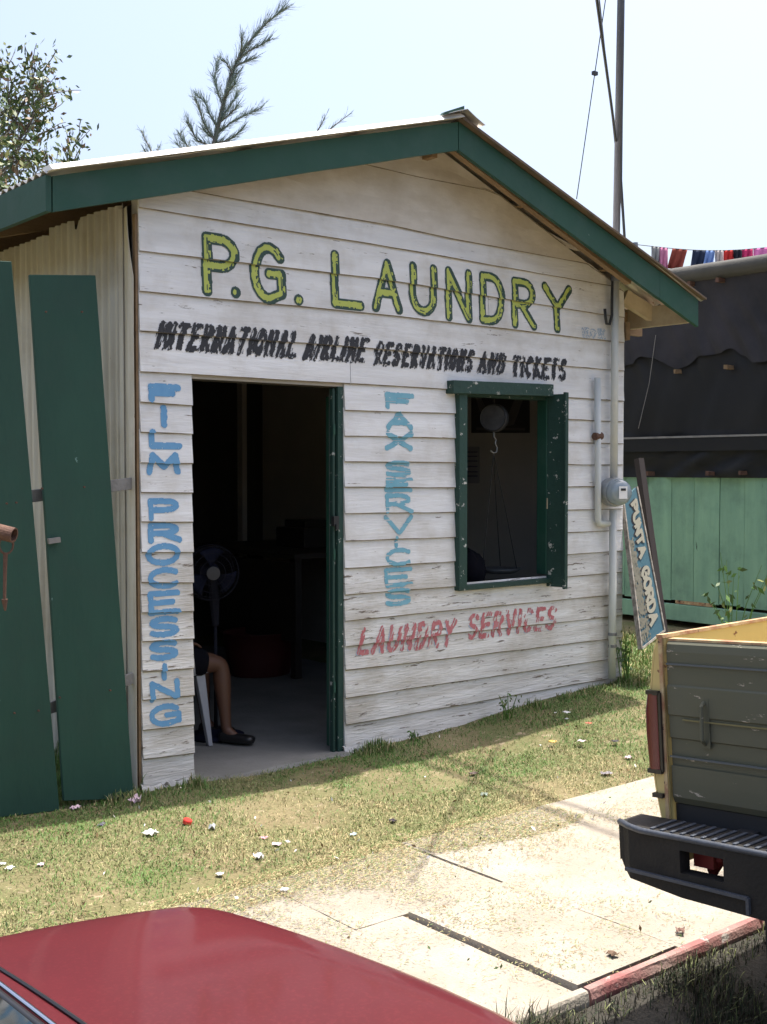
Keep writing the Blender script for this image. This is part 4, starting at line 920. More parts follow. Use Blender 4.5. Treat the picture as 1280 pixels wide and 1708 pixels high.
# roof slab with rounded felt edge
zre = sX(1200, 449).z
mb = MB(); P = []
for k, (dx, dz) in enumerate([(.0, -.10), (-.10, -.09), (-.16, -.04), (-.15, .02), (-.06, .06), (.3, .10), (2.9, .42)]):
    P.append([(SX + dx, -1.75 + 7 * i / 30, zre + dz + .012 * nz(i * .6, k)) for i in range(31)])
mb.grid(P); sp_(mb, 'roof', M['tarpgrey'], smooth=True)
mb = MB(); mb.box((SX + .05, -1.55, zr1 + .05), (SX + 2.9, 5, zr1 + .12)); sp_(mb, 'floor_deck', M['rawwood'])
mb = MB(); mb.box((SX + 2.8, -1.6, zb_g), (SX + 2.85, 5, zre + .3)); mb.box((SX + .05, -1.6, zb_g), (SX + 2.8, -1.55, zre)); mb.box((SX + .05, 4.95, zb_g), (SX + 2.8, 5, zre)); sp_(mb, 'far_wall', M['tarp'])
for yy_ in (-1.4, .9, 3.0, 4.8):
    for xx_ in (SX + .1, SX + 2.6): mb = MB(); mb.box((xx_, yy_, -.1), (xx_ + .14, yy_ + .14, zr1 + .06)); sp_(mb, 'pier', M['greywood'])
mb = MB(); mb.box((SX + .5, -1.5, -.1), (SX + .56, 5, zr1 + .06)); sp_(mb, 'skirt', M['tarp'])

# washing line above the shed
cl = empty('washing_line', (9.0, 1.2, 3.0)); tag(cl, 'thin washing line strung above the black shed roof', 'washing line')
DL = 13.2
def lineP(px): return atD(px, 410 + 8 * math.sin((px - 1080) / 220 * 3.1), DL + (px - 1180) * .002)
mb = MB(); mb.tube([lineP(p) for p in range(1060, 1420, 30)], .004, 5); child_of(mb.build('line', M['cable']), cl)
for q_ in (lineP(1060), lineP(1390)): 
    mb = MB(); mb.tube([(q_.x, q_.y, .0), (q_.x, q_.y, q_.z + .02)], .03, 8); child_of(mb.build('line_post', M['steel']), cl)
GAR = [(1087, 1101, 410, 440, 'grey', (.30, .30, .29), 0), (1100, 1114, 412, 454, 'pink', (.62, .22, .36), 0), (1122, 1147, 416, 450, 'brown_red', (.26, .05, .03), -9), (1156, 1178, 419, 448, 'navy', (.012, .025, .06), -4), (1177, 1193, 419, 446, 'light_blue', (.20, .32, .62), -4),
       (1193, 1206, 420, 442, 'pale_beige', (.55, .48, .45), 0), (1207, 1224, 419, 440, 'red', (.60, .03, .025), 0), (1224, 1238, 418, 438, 'black', (.012, .015, .025), 0), (1237, 1256, 417, 437, 'crimson', (.60, .03, .14), 0), (1257, 1284, 414, 434, 'bright_pink', (.80, .22, .50), 0)]
for x0_, x1_, y0_, y1_, nm, c_, sl_ in GAR:
    P = []; nW, nH = 7, 7
    for j in range(nH + 1):
        row = []
        for i in range(nW + 1):
            px_ = x0_ + (x1_ - x0_) * i / nW + sl_ * j / nH; t = (x0_ + (x1_ - x0_) * i / nW)
            top_ = lineP(t); D_ = (top_ - CAM).dot(FW)
            yy0 = 410 + 8 * math.sin((t - 1080) / 220 * 3.1); h_ = (y1_ - yy0) * (.94 + .06 * nz(i, x0_))
            p_ = atD(px_, yy0 + h_ * j / nH, D_ + .04 * math.sin(i * 1.9 + j * .35 + x0_) * (j + 1) / nH); row.append(p_)
        P.append(row)
    mb = MB(); mb.grid(P); o = mb.build('garment', cmat(nm, c_), smooth=True, solid=.004)
    tag(o, '%s garment hanging on the washing line above the black shed' % nm.replace('_', ' '), 'garment', 'garments on the washing line')

# ============================================================ PICKUP TRUCK
TY = rad(3.0)
tk = empty('pickup_truck', (0, 0, 0)); tag(tk, 'old grey-green and cream pickup truck with black step bumper parked at the kerb', 'pickup truck')
ROLL = Matrix.Rotation(rad(3.6), 4, 'X') @ Matrix.Translation((0, 0, 0))   # leaning on tired springs
Tb = Matrix.Translation((0, 0, 0)) @ Matrix.Rotation(rad(-3.6), 4, 'X')
# local frame: x forward (+X world), y to the kerb side, z up; tailgate face at x=0
def tpart(mb, name, m, lean=True, **k):
    o = mb.build(name, m, T=Tb if lean else None, **k); o.parent = tk; return o
TW = .70; ZT, ZB_ = 1.235, .745
mb = MB(); P = []
for z_, dx in ((ZB_, .01), (ZB_ + .02, 0), (.86, 0), (.805, .006), (.94, .006), (.945, 0), (1.01, 0), (1.015, -.005), (1.10, -.005), (1.105, 0), (ZT - .03, 0), (ZT - .008, .004), (ZT, .012)):
    P.append([(dx, y_, z_) for y_ in np.linspace(TW, -TW, 9)])
mb.grid(P); mb.add([(.012, TW, ZT), (.012, -TW, ZT), (.05, -TW, ZT), (.05, TW, ZT)], [(0, 1, 2, 3)]); mb.add([(.05, TW, ZT), (.05, -TW, ZT), (.05, -TW, ZB_), (.05, TW, ZB_)], [(0, 1, 2, 3)])
mb.add([(p[0][0], TW, p[0][2]) for p in P] + [(.05, TW, ZT), (.05, TW, ZB_)], [tuple(range(15))[::-1]])
tg = tpart(mb, 'tailgate', M['tgrey'])
def tsub(mb, name, m, par, **k): o = mb.build(name, m, T=Tb, **k); o.parent = par; return o
mb = MB(); mb.box((.0125, -TW, ZT + .001), (.045, TW, ZT + .008)); tsub(mb, 'top_edge', M['trust'], tg)
mb = MB(); mb.tube([(-.004, .575, 1.06), (-.022, .573, 1.05), (-.024, .573, .95), (-.004, .575, .935)], .006, 7); mb.box((-.006, .558, .925), (.0, .590, 1.07)); tsub(mb, 'latch_handle', M['tgrey'], tg)
mb = MB(); mb.box((-.007, -TW, 1.0), (.0, TW - .05, 1.004)); tsub(mb, 'trim_line', mat('dull_yellow_stripe', (.16, .14, .06), .5), tg)
mb = MB(); mb.box((-.0065, -TW, 1.165), (.0, TW, 1.170)); mb.box((-.0065, -TW, .885), (.0, TW, .890)); tsub(mb, 'blue_stripe', mat('dull_blue_stripe', (.075, .09, .10), .5), tg)
# bed sides (kerb side profile bulges outward)
prof = [(.722, 1.245), (.735, 1.24), (.748, 1.21), (.762, 1.12), (.775, 1.02), (.775, .95), (.770, .85), (.762, .78), (.748, .70), (.728, .60), (.715, .55)]
for s in (1, -1):
    mb = MB(); P = []
    for xx_ in (-.012, 0, .02, .6, 1.9):
        P.append([(xx_ + .02 * (abs(zz_ - .95) * .3), s * (yy_ - (.014 if xx_ < 0 else 0)), zz_) for yy_, zz_ in prof])
    mb.grid(P)
    inner = [(xx_, s * (TW + .008), z2) for z2 in (1.245, .55) for xx_ in (-.008, 1.9)]
    mb.add(inner, [(0, 1, 3, 2)]); mb.add([(-.008, s * (TW + .008), 1.245), (1.9, s * (TW + .008), 1.245), (1.9, s * .735, 1.245), (-.008, s * .735, 1.245)], [(0, 1, 2, 3)])
    # rear face of the corner post
    mb.add([(-.010, s * (yy_ - .014), zz_) for yy_, zz_ in prof] + [(-.010, s * (TW + .010), .55), (-.010, s * (TW + .010), 1.245)], [tuple(range(13))])
    sdp = tpart(mb, 'bed_side', M['tcream'])
    mb = MB(); mb.box((-.013, s * (TW + .008), .56), (.0, s * (TW + .020), 1.245)); tsub(mb, 'rusty_seam', M['trust'], sdp)
    mb = MB(); mb.box((-.01, s * (TW + .004), 1.246), (1.9, s * (TW + .03), 1.256), jit=.002); tsub(mb, 'top_rail', M['trust'], sdp)
    # wraps with vertical tail light
    mb = MB(); lp = [(.770, 1.075), (.779, 1.02), (.780, .95), (.774, .845)]
    mb.grid([[(-.020, s * (TW + .028), z2) for _, z2 in lp], [(-.026, s * .75, z2) for _, z2 in lp], [(-.022, s * (y2 - .012), z2) for y2, z2 in lp], [(-.008, s * y2, z2) for y2, z2 in lp], [(.05, s * y2, z2) for y2, z2 in lp]])
    tsub(mb, 'tail_light', M['taillight'], sdp, smooth=True)
    for z2 in (1.078, .838, .765): 
        mb = MB(); mb.box((-.024, s * (TW + .022), z2 - .006), (.050, s * (.766 if z2 > 1 else .772 if z2 > .8 else .758), z2 + .007)); tsub(mb, 'light_bezel', M['black'], sdp)
    mb = MB(); mb.box((-.022, s * (TW + .016), .84), (-.008, s * (TW + .024), 1.08)); tsub(mb, 'light_bezel', M['black'], sdp)
mb = MB(); mb.box((.06, -TW, .76), (1.88, TW, .79)); tpart(mb, 'bed_floor', M['tcream'])
mb = MB(); mb.box((1.86, -TW, .79), (1.90, TW, 1.24)); tpart(mb, 'bed_front', M['tcream'])
# step bumper
def bp(x, y, z): return (x, y, z)
BX0, BX1 = -.185, -.02
def bprof(y):  # kerb side end tapers: returns front x, top z, bottom z
    e_ = sm((.86 - abs(y)) / .10); return BX0 + .06 * (1 - e_), .700, .50
ysb = [.86, .84, .79, .70, .575, .575 - .001]
def bump_section(y0_, y1_, zt_, zb_, name='bumper', cut=None):
    pass
mb = MB()
def face(P, mi=0): mb.add(P, [tuple(range(len(P)))], mi)
yE = .805
# outline of front face (y,z) with the window cut-out
zt_, zbn, zbc = .700, .515, .43
def fx_(y): return BX0 + .05 * (1 - sm((yE - abs(y)) / .10))
def strip(ya, yb, z0a, z0b, z1a, z1b, mi=0):
    mb.add([(fx_(ya), ya, z1a), (fx_(yb), yb, z1b), (fx_(yb) + (.0), yb, z0b), (fx_(ya), ya, z0a)], [(0, 1, 2, 3)], mi)
def zbot(y): return .53 - .0 if abs(y) > .84 else (.505 if abs(y) > .30 else .40)
cuts = {(.42, .56)}
def colm(ya, yb, zb0, zb1, hole=None):
    if hole: strip(ya, yb, hole[1], hole[1], zt_, zt_); strip(ya, yb, zb0, zb1, hole[0], hole[0])
    else: strip(ya, yb, zb0, zb1, zt_, zt_)
for s in (1, -1):
    seg = [(.805, .785, .60, .565), (.785, .75, .565, .545), (.75, .56, .545, .53), (.56, .42, .53, .525), (.42, .30, .525, .52)]
    for ya, yb, za, zb2 in seg:
        hole = (.600, .665) if (ya, yb) == (.56, .42) else None
        if s > 0: colm(ya, yb, za, zb2, hole)
        else: colm(-yb, -ya, zb2, za, hole)
        mb.add([(fx_(ya), s * ya, za), (fx_(yb), s * yb, zb2), (BX1, s * yb, zb2), (BX1, s * ya, za)], [(0, 1, 2, 3)])
    mb.add([(fx_(.805), s * .805, .700), (fx_(.805), s * .805, .585), (BX1, s * .805, .585), (BX1, s * .805, .700)], [(0, 1, 2, 3)])
    for ya, yb in ((.56, .42),):   # walls of the hole
        for z_ in (.600, .665): mb.add([(fx_(ya), s * ya, z_), (fx_(yb), s * yb, z_), (BX0 + .05, s * yb, z_), (BX0 + .05, s * ya, z_)], [(0, 1, 2, 3)])
        for y_ in (ya, yb): mb.add([(BX0, s * y_, .600), (BX0, s * y_, .665), (BX0 + .05, s * y_, .665), (BX0 + .05, s * y_, .600)], [(0, 1, 2, 3)])
    mb.add([(BX0, s * .30, .52), (BX0, s * .30, .42), (BX1, s * .30, .42), (BX1, s * .30, .52)], [(0, 1, 2, 3)])
mb.add([(BX0, .30, .70), (BX0, -.30, .70), (BX0, -.30, .42), (BX0, .30, .42)], [(0, 1, 2, 3)])
top_ = [(fx_(y), y, .70) for y in (.805, .785, .75, .56, .30, -.30, -.56, -.75, -.785, -.805)] + [(BX1, -.805, .70), (BX1, .805, .70)]
mb.add(top_, [tuple(range(len(top_)))])
bm_ = tpart(mb, 'bumper', M['bumper'])
y_ = .68
mb = MB()
while y_ > -.75:
    mb.box((BX0 + .03, y_ - .012, .7005), (BX1 - .01, y_, .705)); y_ -= .034
tsub(mb, 'step_tread', M['tread'], bm_, bevel=.002)['kind'] = 'stuff'
mb = MB(); mb.tube([(fx_(y) + .004, y, .699) for y in np.linspace(.803, -.803, 30)], .010, 6); tsub(mb, 'bumper_lip', M['tread'], bm_, smooth=True)
mb = MB(); mb.bar((BX0 - .005, .745, .580), (BX0 - .005, .345, .572), .012, .009); mb.bar((BX0 - .005, .345, .574), (BX0 - .005, .345, .53), .012, .009, up=(0, 1, 0)); tsub(mb, 'bumper_rib', M['tread'], bm_)
mb = MB(); mb.box((BX0 - .004, -.16, .47), (BX0 - .001, .16, .62)); tsub(mb, 'number_plate', M['paper'], bm_)
mb = MB(); mb.box((.015, -TW, .60), (.05, TW, .742)); tpart(mb, 'rear_valance', M['dark'])
# tow loop seen through the cut-out, frame rails, rear axle, wheels, cab
mb = MB(); mb.box((-.10, .505, .60), (-.04, .57, .69)); mb.tube([(-.05, .55, .69), (-.07, .50, .62), (-.05, .54, .58)], .018, 8); tpart(mb, 'tow_hook', mat('faded_red_hook', (.35, .05, .04), .6))
for s in (1, -1): mb = MB(); mb.box((-.02, s * .42, .56), (4.2, s * .48, .70)); tpart(mb, 'frame_rail', M['dark'])
def wheel(root, x, y, r=.34, wd=.2, s=1):
    mb = MB(); mb.lathe([(r * .6, -wd / 2), (r * .92, -wd / 2), (r, -wd * .35), (r, wd * .35), (r * .92, wd / 2), (r * .6, wd / 2)], (x, y, r), (0, s, 0), 32); wv = mb.build('wheel', M['dark'], smooth=True); wv.parent = root
    mb = MB(); mb.lathe([(r * .62, wd * .45), (r * .55, wd * .3), (r * .3, wd * .35), (r * .2, wd * .48), (0, wd * .48)], (x, y, r), (0, s, 0), 24); o = mb.build('rim', M['steel'], smooth=True); o.parent = wv
for xx_ in (.95, 3.75):
    for s in (1, -1): wheel(tk, xx_, s * .68, s=s)
mb = MB()
def loft(mb, sec, close=True):
    mb.grid(sec)
cabsec = []
for xx_, z0_, z1_, wy in ((1.93, .5, 1.25, .8), (2.05, .5, 1.72, .72), (2.9, .5, 1.76, .72), (3.35, .5, 1.26, .78), (3.45, .5, 1.12, .8), (4.5, .5, 1.02, .78), (4.62, .5, .85, .76)):
    cabsec.append([(xx_, wy * 1.04, z0_), (xx_, wy * 1.1, .9), (xx_, wy * 1.05 if z1_ > 1.5 else wy, min(z1_ - .05, 1.2)), (xx_, wy * .92, z1_ - .06), (xx_, wy * .8, z1_), (xx_, -wy * .8, z1_), (xx_, -wy * .92, z1_ - .06), (xx_, -wy * 1.05 if z1_ > 1.5 else -wy, min(z1_ - .05, 1.2)), (xx_, -wy * 1.1, .9), (xx_, -wy * 1.04, z0_)])
mb.grid(cabsec); mb.add(cabsec[0], [tuple(range(10))]); mb.add(cabsec[-1], [tuple(range(9, -1, -1))]); cab = tpart(mb, 'cab', M['tcream'])
for s in (1, -1):
    mb = MB(); mb.add([(2.15, s * .80, 1.24), (3.15, s * .80, 1.24), (2.85, s * .70, 1.66), (2.2, s * .70, 1.66)], [(0, 1, 2, 3)]); tsub(mb, 'side_window', M['carglass'], cab, solid=.004)
mb = MB(); mb.add([(1.995, .6, 1.32), (1.995, -.6, 1.32), (2.03, -.56, 1.65), (2.03, .56, 1.65)], [(0, 1, 2, 3)]); tsub(mb, 'rear_window', M['carglass'], cab, solid=.02)
# place: tailgate's upper kerb-side corner at the measured spot
tk.rotation_euler = (0, 0, TY)
want = atD(1111, 1070, 3.62)
loc_c = Matrix.Rotation(TY, 4, 'Z') @ (Tb @ V((0, TW, ZT)))
tk.location = want - loc_c
print('truck z', tk.location, 'street -.15')
tk.location.z = want.z - loc_c.z

# ============================================================ RED CAR
DKZ = .83
cr = empty('red_car', (-3.6, -4.15, -.15)); tag(cr, 'dark red car in the foreground with only its boot lid showing', 'car')
# measured outline of the rear deck, on the deck's height
def dk(x, y): return onZ(x, y, DKZ)
pe_ = dk(262, 1512); rgt = dk(850, 1708); lf = dk(0, 1546); wa = dk(0, 1662); wb = dk(118, 1708)
Yfar = -3.235; Ynear = -4.98; ym = (Yfar + Ynear) / 2; hwY = (Yfar - Ynear) / 2
XR = max(rgt.x, pe_.x) + .0
def hgt(x):  # deck / bonnet height along the car; x from rear (0) forward
    ks = [(0, .50), (.0, .76), (.04, .93), (.10, .975), (.5, .985), (1.0, .985), (2.6, .98), (2.9, .95), (3.6, .86), (4.1, .74), (4.25, .55)]
    return float(np.interp(x, [k[0] for k in ks[1:]], [k[1] for k in ks[1:]]))
def hwid(x):
    ks = [(0, .62), (.03, .69), (.10, .755), (.2, .79), (.34, .822), (.8, .84), (3.3, .84), (3.8, .80), (4.1, .70), (4.25, .60)]
    return float(np.interp(x, [k[0] for k in ks], [k[1] for k in ks]))
CX0 = -1.635
def carpt(x, v, z): # x from rear forward -> world
    bow = .11 * (1 - min(1, abs(v / .84)) ** 1.4) * math.exp(-(x / .45) ** 2) * 1.0
    return (CX0 - x + bow, ym + v, z - .15)
stn = [0, .012, .03, .06, .10, .16, .25, .36, .5, .7, 1.0, 1.6, 2.2, 2.6, 2.9, 3.3, 3.6, 3.9, 4.1, 4.2, 4.25]
secs = []
for x in stn:
    h = hgt(x); w_ = hwid(x); row = []
    half = [(1.0, .18), (1.01, .35), (1.03, .55), (1.02, .70), (1.0, None, -.16), (.985, None, -.08), (.955, None, -.032), (.91, None, -.010), (.82, None, .0), (.6, None, .009), (.3, None, .014), (0, None, .016)]
    pts = []
    for q in half:
        z = min(q[1], h - .2) if q[1] is not None else h + q[2]
        pts.append((q[0] * w_, z))
    row = [carpt(x, v, z) for v, z in pts] + [carpt(x, -v, z) for v, z in pts[-2::-1]]
    secs.append(row)
mb = MB(); mb.grid(secs); mb.add(secs[0], [tuple(range(len(secs[0])))]); mb.add(secs[-1], [tuple(range(len(secs[0]) - 1, -1, -1))])
body = mb.build('body', M['carred'], smooth=True, subsurf=1); child_of(body, cr)
# greenhouse
def cpart(mb, name, m, **k): return child_of(mb.build(name, m, **k), cr)
XW = .525
gh = [(XW, .985, .70), (XW + .10, 1.045, .69), (XW + .45, 1.28, .62), (XW + .75, 1.385, .56), (1.9, 1.40, .56), (2.3, 1.37, .57), (2.95, .985, .70)]
mb = MB(); P = []
for x, z, hw_ in gh: P.append([carpt(x, hw_ * f, z - .02 * abs(f) ** 3) for f in (1, .9, .5, 0, -.5, -.9, -1)])
mb.grid(P); ghs = cpart(mb, 'rear_glass_and_roof', M['carred'], smooth=True, subsurf=1)
mb = MB()
for s in (1, -1): mb.add([carpt(x, s * hw_ * 1.0, z - .02) for x, z, hw_ in gh] + [carpt(2.95, s * .74, .96), carpt(XW, s * .74, .96)], [tuple(range(9)) if s < 0 else tuple(range(8, -1, -1))])
cpart(mb, 'side_glass', M['carglass'])
mb = MB(); P = [[carpt(x, hw_ * f * .93, z + .006) for f in (1, .5, 0, -.5, -1)] for x, z, hw_ in ((XW + .045, 1.018, .70), (XW + .10, 1.05, .69), (XW + .45, 1.285, .62), (XW + .70, 1.372, .57))]
mb.grid(P); cpart(mb, 'rear_window', M['carglass'], smooth=True)
mb = MB(); mb.tube([carpt(XW + .030, f * .66, 1.008) for f in np.linspace(1, -1, 20)], .007, 8); cpart(mb, 'window_moulding', M['black'], smooth=True)
mb = MB(); mb.tube([carpt(XW + .012, f * .67, 1.004) for f in np.linspace(1, -1, 20)], .0045, 8); cpart(mb, 'window_moulding', M['chrome'], smooth=True)
# boot lid gap
mb = MB(); mb.tube([carpt(XW - .022, v, hgt(XW) + .016 - .026 * (abs(v) / .8) ** 3) for v in np.linspace(.70, -.70, 24)], .0028, 6); cpart(mb, 'boot_lid_gap', M['black'])
mb = MB()
mb.box(carpt(0, -.80, .36), carpt(-.10, .80, .56)); cpart(mb, 'bumper', M['carred'], bevel=.03)
for s in (1, -1):
    mb = MB(); P0 = V(carpt(-.012, s * .40, .68)); P1 = V(carpt(.004, s * .64, .80)); mb.box((P0.x, min(P0.y, P1.y), P0.z), (P1.x + .02, max(P0.y, P1.y), P1.z)); cpart(mb, 'tail_light', M['taillight'], bevel=.01)
for xx_ in (.85, 3.4):
    for s in (1, -1):
        r = .30; wd = .19; x_, y_, z_ = carpt(xx_, s * .76, r)
        mb = MB(); mb.lathe([(r * .6, -wd / 2), (r * .93, -wd / 2), (r, -wd * .3), (r, wd * .3), (r * .93, wd / 2), (r * .6, wd / 2)], (x_, y_, z_), (0, s, 0), 32); wv = cpart(mb, 'wheel', M['dark'], smooth=True)
        mb = MB(); mb.lathe([(r * .62, wd * .45), (r * .5, wd * .3), (0, wd * .4)], (x_, y_, z_), (0, s, 0), 24); o = mb.build('rim', M['chrome'], smooth=True); o.parent = wv

# ============================================================ TREES
def leaf_mesh(mb, c, size, mi, n=None):
    d = V((random.gauss(0, 1), random.gauss(0, 1), random.gauss(0, .7))).normalized(); u = d.orthogonal().normalized(); u.rotate(Matrix.Rotation(random.uniform(0, 6.28), 3, d)); v = d.cross(u)
    c = V(c); mb.add([c - u * size, c + v * size * .42, c + u * size, c - v * size * .42], [(0, 1, 2, 3)], mi)
def grow(mbw, leaves, p, d, length, r, depth, spread=.6, upb=.1, seg=4):
    pts = [p]; q = p.copy(); dd_ = d.copy()
    for k in range(seg):
        dd_ = (dd_ + V((random.gauss(0, .14), random.gauss(0, .14), random.gauss(0, .10) + upb * .3))).normalized(); q = q + dd_ * length / seg; pts.append(q.copy())
    mbw.tube(pts, [r * (1 - .45 * k / seg) for k in range(seg + 1)], 5 if depth < 2 else 4 if depth < 4 else 3, cap=False)
    if depth == 0 or True: pass
    return pts, dd_
def tree(root_name, base, h, crown_r, label, cat, group, levels=5, leafn=3, leafsz=.045, keep=.8, seed=1, width=1.0):
    random.seed(seed); root = empty(root_name, base); tag(root, label, cat, group)
    mbw = MB(); mbl = MB(); base = V(base)
    def rec(p, d, L, r, lv):
        pts, dn = grow(mbw, None, p, d, L, r, levels - lv)
        if lv == 0:
            for q in pts[1:]:
                for _ in range(leafn):
                    if random.random() < keep: leaf_mesh(mbl, q + V((random.gauss(0, .05), random.gauss(0, .05), random.gauss(0, .05))), leafsz * random.uniform(.6, 1.3), random.choice((0, 0, 0, 0, 1, 1, 2)))
            return
        nb = random.choice((2, 3, 3)) if lv > 1 else random.choice((3, 4))
        for _ in range(nb):
            k = random.randint(2, len(pts) - 1) if lv < levels else len(pts) - 1
            ax_ = dn.orthogonal().normalized(); ax_.rotate(Matrix.Rotation(random.uniform(0, 6.28), 3, dn))
            nd = (dn + ax_ * random.uniform(.45, .95) * width + V((0, 0, .12))).normalized()
            rec(pts[k], nd, L * random.uniform(.62, .82), r * .60, lv - 1)
        rec(pts[-1], dn, L * .72, r * .62, lv - 1)
    rec(base, V((0, 0, 1)), h * .34, h * .022, levels)
    o = mbw.build('trunk', M['bark'], smooth=True); child_of(o, root)
    o = mbl.build('crown', [M['leaf1'], M['leaf2'], M['leaf3']]); child_of(o, root)
    return root
bt = atD(0, 330, 13); tree('leafy_tree', (bt.x, bt.y, 0), 5.75, 2, 'thinly leaved broad tree with bare twigs behind the left end of the roof', 'tree', None, levels=6, leafn=5, leafsz=.040, keep=.55, seed=11, width=1.2)
# casuarina: leaders follow measured shapes, sprays of needles all round
def casuarina(D, paths, label, trunk_px, seed, nd=(260, .16)):
    random.seed(seed); basep = atD(trunk_px[0], trunk_px[1], D); root = empty('casuarina_tree', (basep.x, basep.y, 0)); tag(root, label, 'tree', None)
    mbw = MB(); mbn = MB(); mbw.tube([(basep.x, basep.y, -.1), (basep.x, basep.y, basep.z * .5), basep], [.13, .09, .035], 8)
    for pth, dens, wdt, r0 in paths:
        dz = 0; P = []
        off = random.uniform(-.4, .4)
        for i, (x, y) in enumerate(pth):
            f = i / (len(pth) - 1); P.append(atD(x, y, D + off * f))
        mbw.tube(P, [r0 * (1 - .85 * i / (len(P) - 1)) + .003 for i in range(len(P))], 5, cap=False)
        for s0_, s1_ in zip(P[:-1], P[1:]):
            L = (s1_ - s0_).length; ax_ = (s1_ - s0_).normalized()
            for _ in range(int(dens * L)):
                t = random.random(); p = s0_.lerp(s1_, t); side = ax_.orthogonal().normalized(); side.rotate(Matrix.Rotation(random.uniform(0, 6.28), 3, ax_))
                d_ = (ax_ * .9 + side * random.uniform(.3, 1.0) + V((.12, 0, .25))).normalized(); ln = wdt * random.uniform(.35, 1.15); q = p + d_ * ln; w_ = V((0, 0, 1)).cross(d_).normalized() * .0035
                w2_ = side.cross(d_).normalized() * .004
                mbn.add([p - w2_, p + w2_, q], [(0, 1, 2)]); 
                for _k in range(2):
                    pp = p.lerp(q, random.uniform(.2, .8)); qq = pp + (d_ + side * random.uniform(-.6, .6) + V((0, 0, random.uniform(-.1, .3)))).normalized() * ln * .45; mbn.add([pp - w2_ * .8, pp + w2_ * .8, qq], [(0, 1, 2)])
    child_of(mbw.build('trunk', M['bark'], smooth=True), root); child_of(mbn.build('crown', M['needle']), root)
main = [([(352, 330), (356, 245), (365, 205), (376, 160), (388, 120), (400, 92), (420, 65), (445, 38), (478, 12)], 300, .22, .035)]
for a_ in ([(358, 235), (340, 205), (332, 180), (325, 165)], [(360, 225), (385, 205), (410, 192), (437, 180)], [(362, 212), (350, 190), (342, 170), (330, 160)], [(366, 200), (380, 182), (392, 165), (396, 155)], [(372, 175), (362, 150), (358, 130), (362, 105)],
           [(380, 145), (392, 128), (398, 120)], [(388, 122), (378, 105), (370, 100)], [(396, 100), (415, 85), (435, 75), (450, 66)], [(393, 110), (410, 102), (424, 98)], [(402, 90), (403, 72), (404, 60)], [(356, 245), (330, 235), (318, 215), (312, 205)], [(356, 240), (380, 235), (395, 225), (405, 215)],
           [(352, 255), (320, 250), (305, 235), (300, 222)], [(366, 205), (384, 190), (396, 178)], [(374, 165), (384, 150), (392, 140)], [(360, 232), (348, 225), (338, 215)], [(345, 262), (312, 258), (296, 240)]):
    main.append((a_, 300, .17, .010))
casuarina(15, main, 'feathery casuarina tree rising behind the middle of the left roof slope', (350, 262), 5)
casuarina(15.5, [([(262, 300), (252, 250), (242, 232), (236, 218)], 120, .14, .012), ([(258, 270), (246, 255), (240, 250)], 120, .12, .006), ([(258, 275), (262, 252), (266, 245)], 120, .12, .006)], 'small casuarina tip peeking over the roof left of the big one', (262, 300), 6)
casuarina(15.5, [([(520, 260), (530, 218), (536, 208), (542, 196)], 70, .14, .01), ([(530, 250), (545, 220), (560, 208), (580, 193)], 70, .14, .01)], 'wispy casuarina tips just over the roof near the ridge', (520, 270), 8)

# ============================================================ GRASS, STRAW, LITTER
random.seed(3); rng = np.random.default_rng(5)
def gzv(x, y): return gz(x, y)
def blades(name, N, region, dens, hfun, mix, lenr, widr, flat, zfun, label, maxtry=4, pal=('g1', 'g2', 'g3', 'g4')):
    vs = []; fs = []; ms = []
    cnt = 0; tries = 0
    while cnt < N and tries < N * maxtry:
        tries += 1
        x = random.uniform(region[0], region[1]); y = random.uniform(region[2], region[3])
        if random.random() > dens(x, y): continue
        z = zfun(x, y); a = random.uniform(0, 6.283); L = random.uniform(*lenr) * hfun(x, y); el = random.uniform(*flat); wd = random.uniform(*widr)
        dx, dy, dz = math.cos(a) * math.cos(el) * L, math.sin(a) * math.cos(el) * L, math.sin(el) * L
        ox, oy = -math.sin(a) * wd / 2, math.cos(a) * wd / 2
        k = len(vs); mx, my, mz = x + dx * .55, y + dy * .55, z + dz * .75
        vs += [(x - ox, y - oy, z), (x + ox, y + oy, z), (mx + ox * .8, my + oy * .8, mz + .001), (mx - ox * .8, my - oy * .8, mz), (x + dx, y + dy, z + dz)]
        fs += [(k, k + 1, k + 2, k + 3), (k + 3, k + 2, k + 4)]
        m = mix(x, y); ms += [m, m]; cnt += 1
    me = bpy.data.meshes.new(name); me.from_pydata(vs, [], fs)
    for q in pal: me.materials.append(M[q])
    me.polygons.foreach_set('material_index', ms); o = bpy.data.objects.new(name, me); COL.objects.link(o)
    tag(o, label, 'grass', kind='stuff'); return o
def inside(x, y): return (-.02 < x < 3.74 and y > -.035)
def dryness(x, y): return .5 + .55 * nz(x * .8 + 5, y * .8) + .35 * nz(x * 2.6, y * 2.6, 4)
def mixg(x, y):
    d = dryness(x, y) + random.gauss(0, .22) - (.25 if y > -.45 else 0) - (.22 if x > 2.3 else 0) - .15 * (x > 0.8 and y > -1.0)
    return 0 if d < .22 else 1 if d < .66 else 2 if d < 1.0 else 3
def densg(x, y):
    if inside(x, y): return 0
    bare = nz(x * 1.3 + 9, y * 1.3, 2) + .4 * nz(x * 4, y * 4, 6)
    b = 1.0 if bare < .10 else max(.22, 1 - (bare - .10) * 5)
    # bare patch before the doorstep
    if (x - 1.1) ** 2 + ((y + .75) * 1.6) ** 2 < .12: b *= .35
    return b
blades('mown_grass', 165000, (-2.6, 5.2, -1.52, 1.2), densg, lambda x, y: 1.0, mixg, (.008, .032), (.0018, .0038), (.05, 1.0), gz, 'short mown patchy grass with dry clippings between the shack and the pavement')
def dens_wall(x, y): return 0 if inside(x, y) else 1
def tuftspot(x): return .35 + max(0, nz(x * 3.1, 7.7)) * 2.2 + (.5 if x > 3.0 else 0)
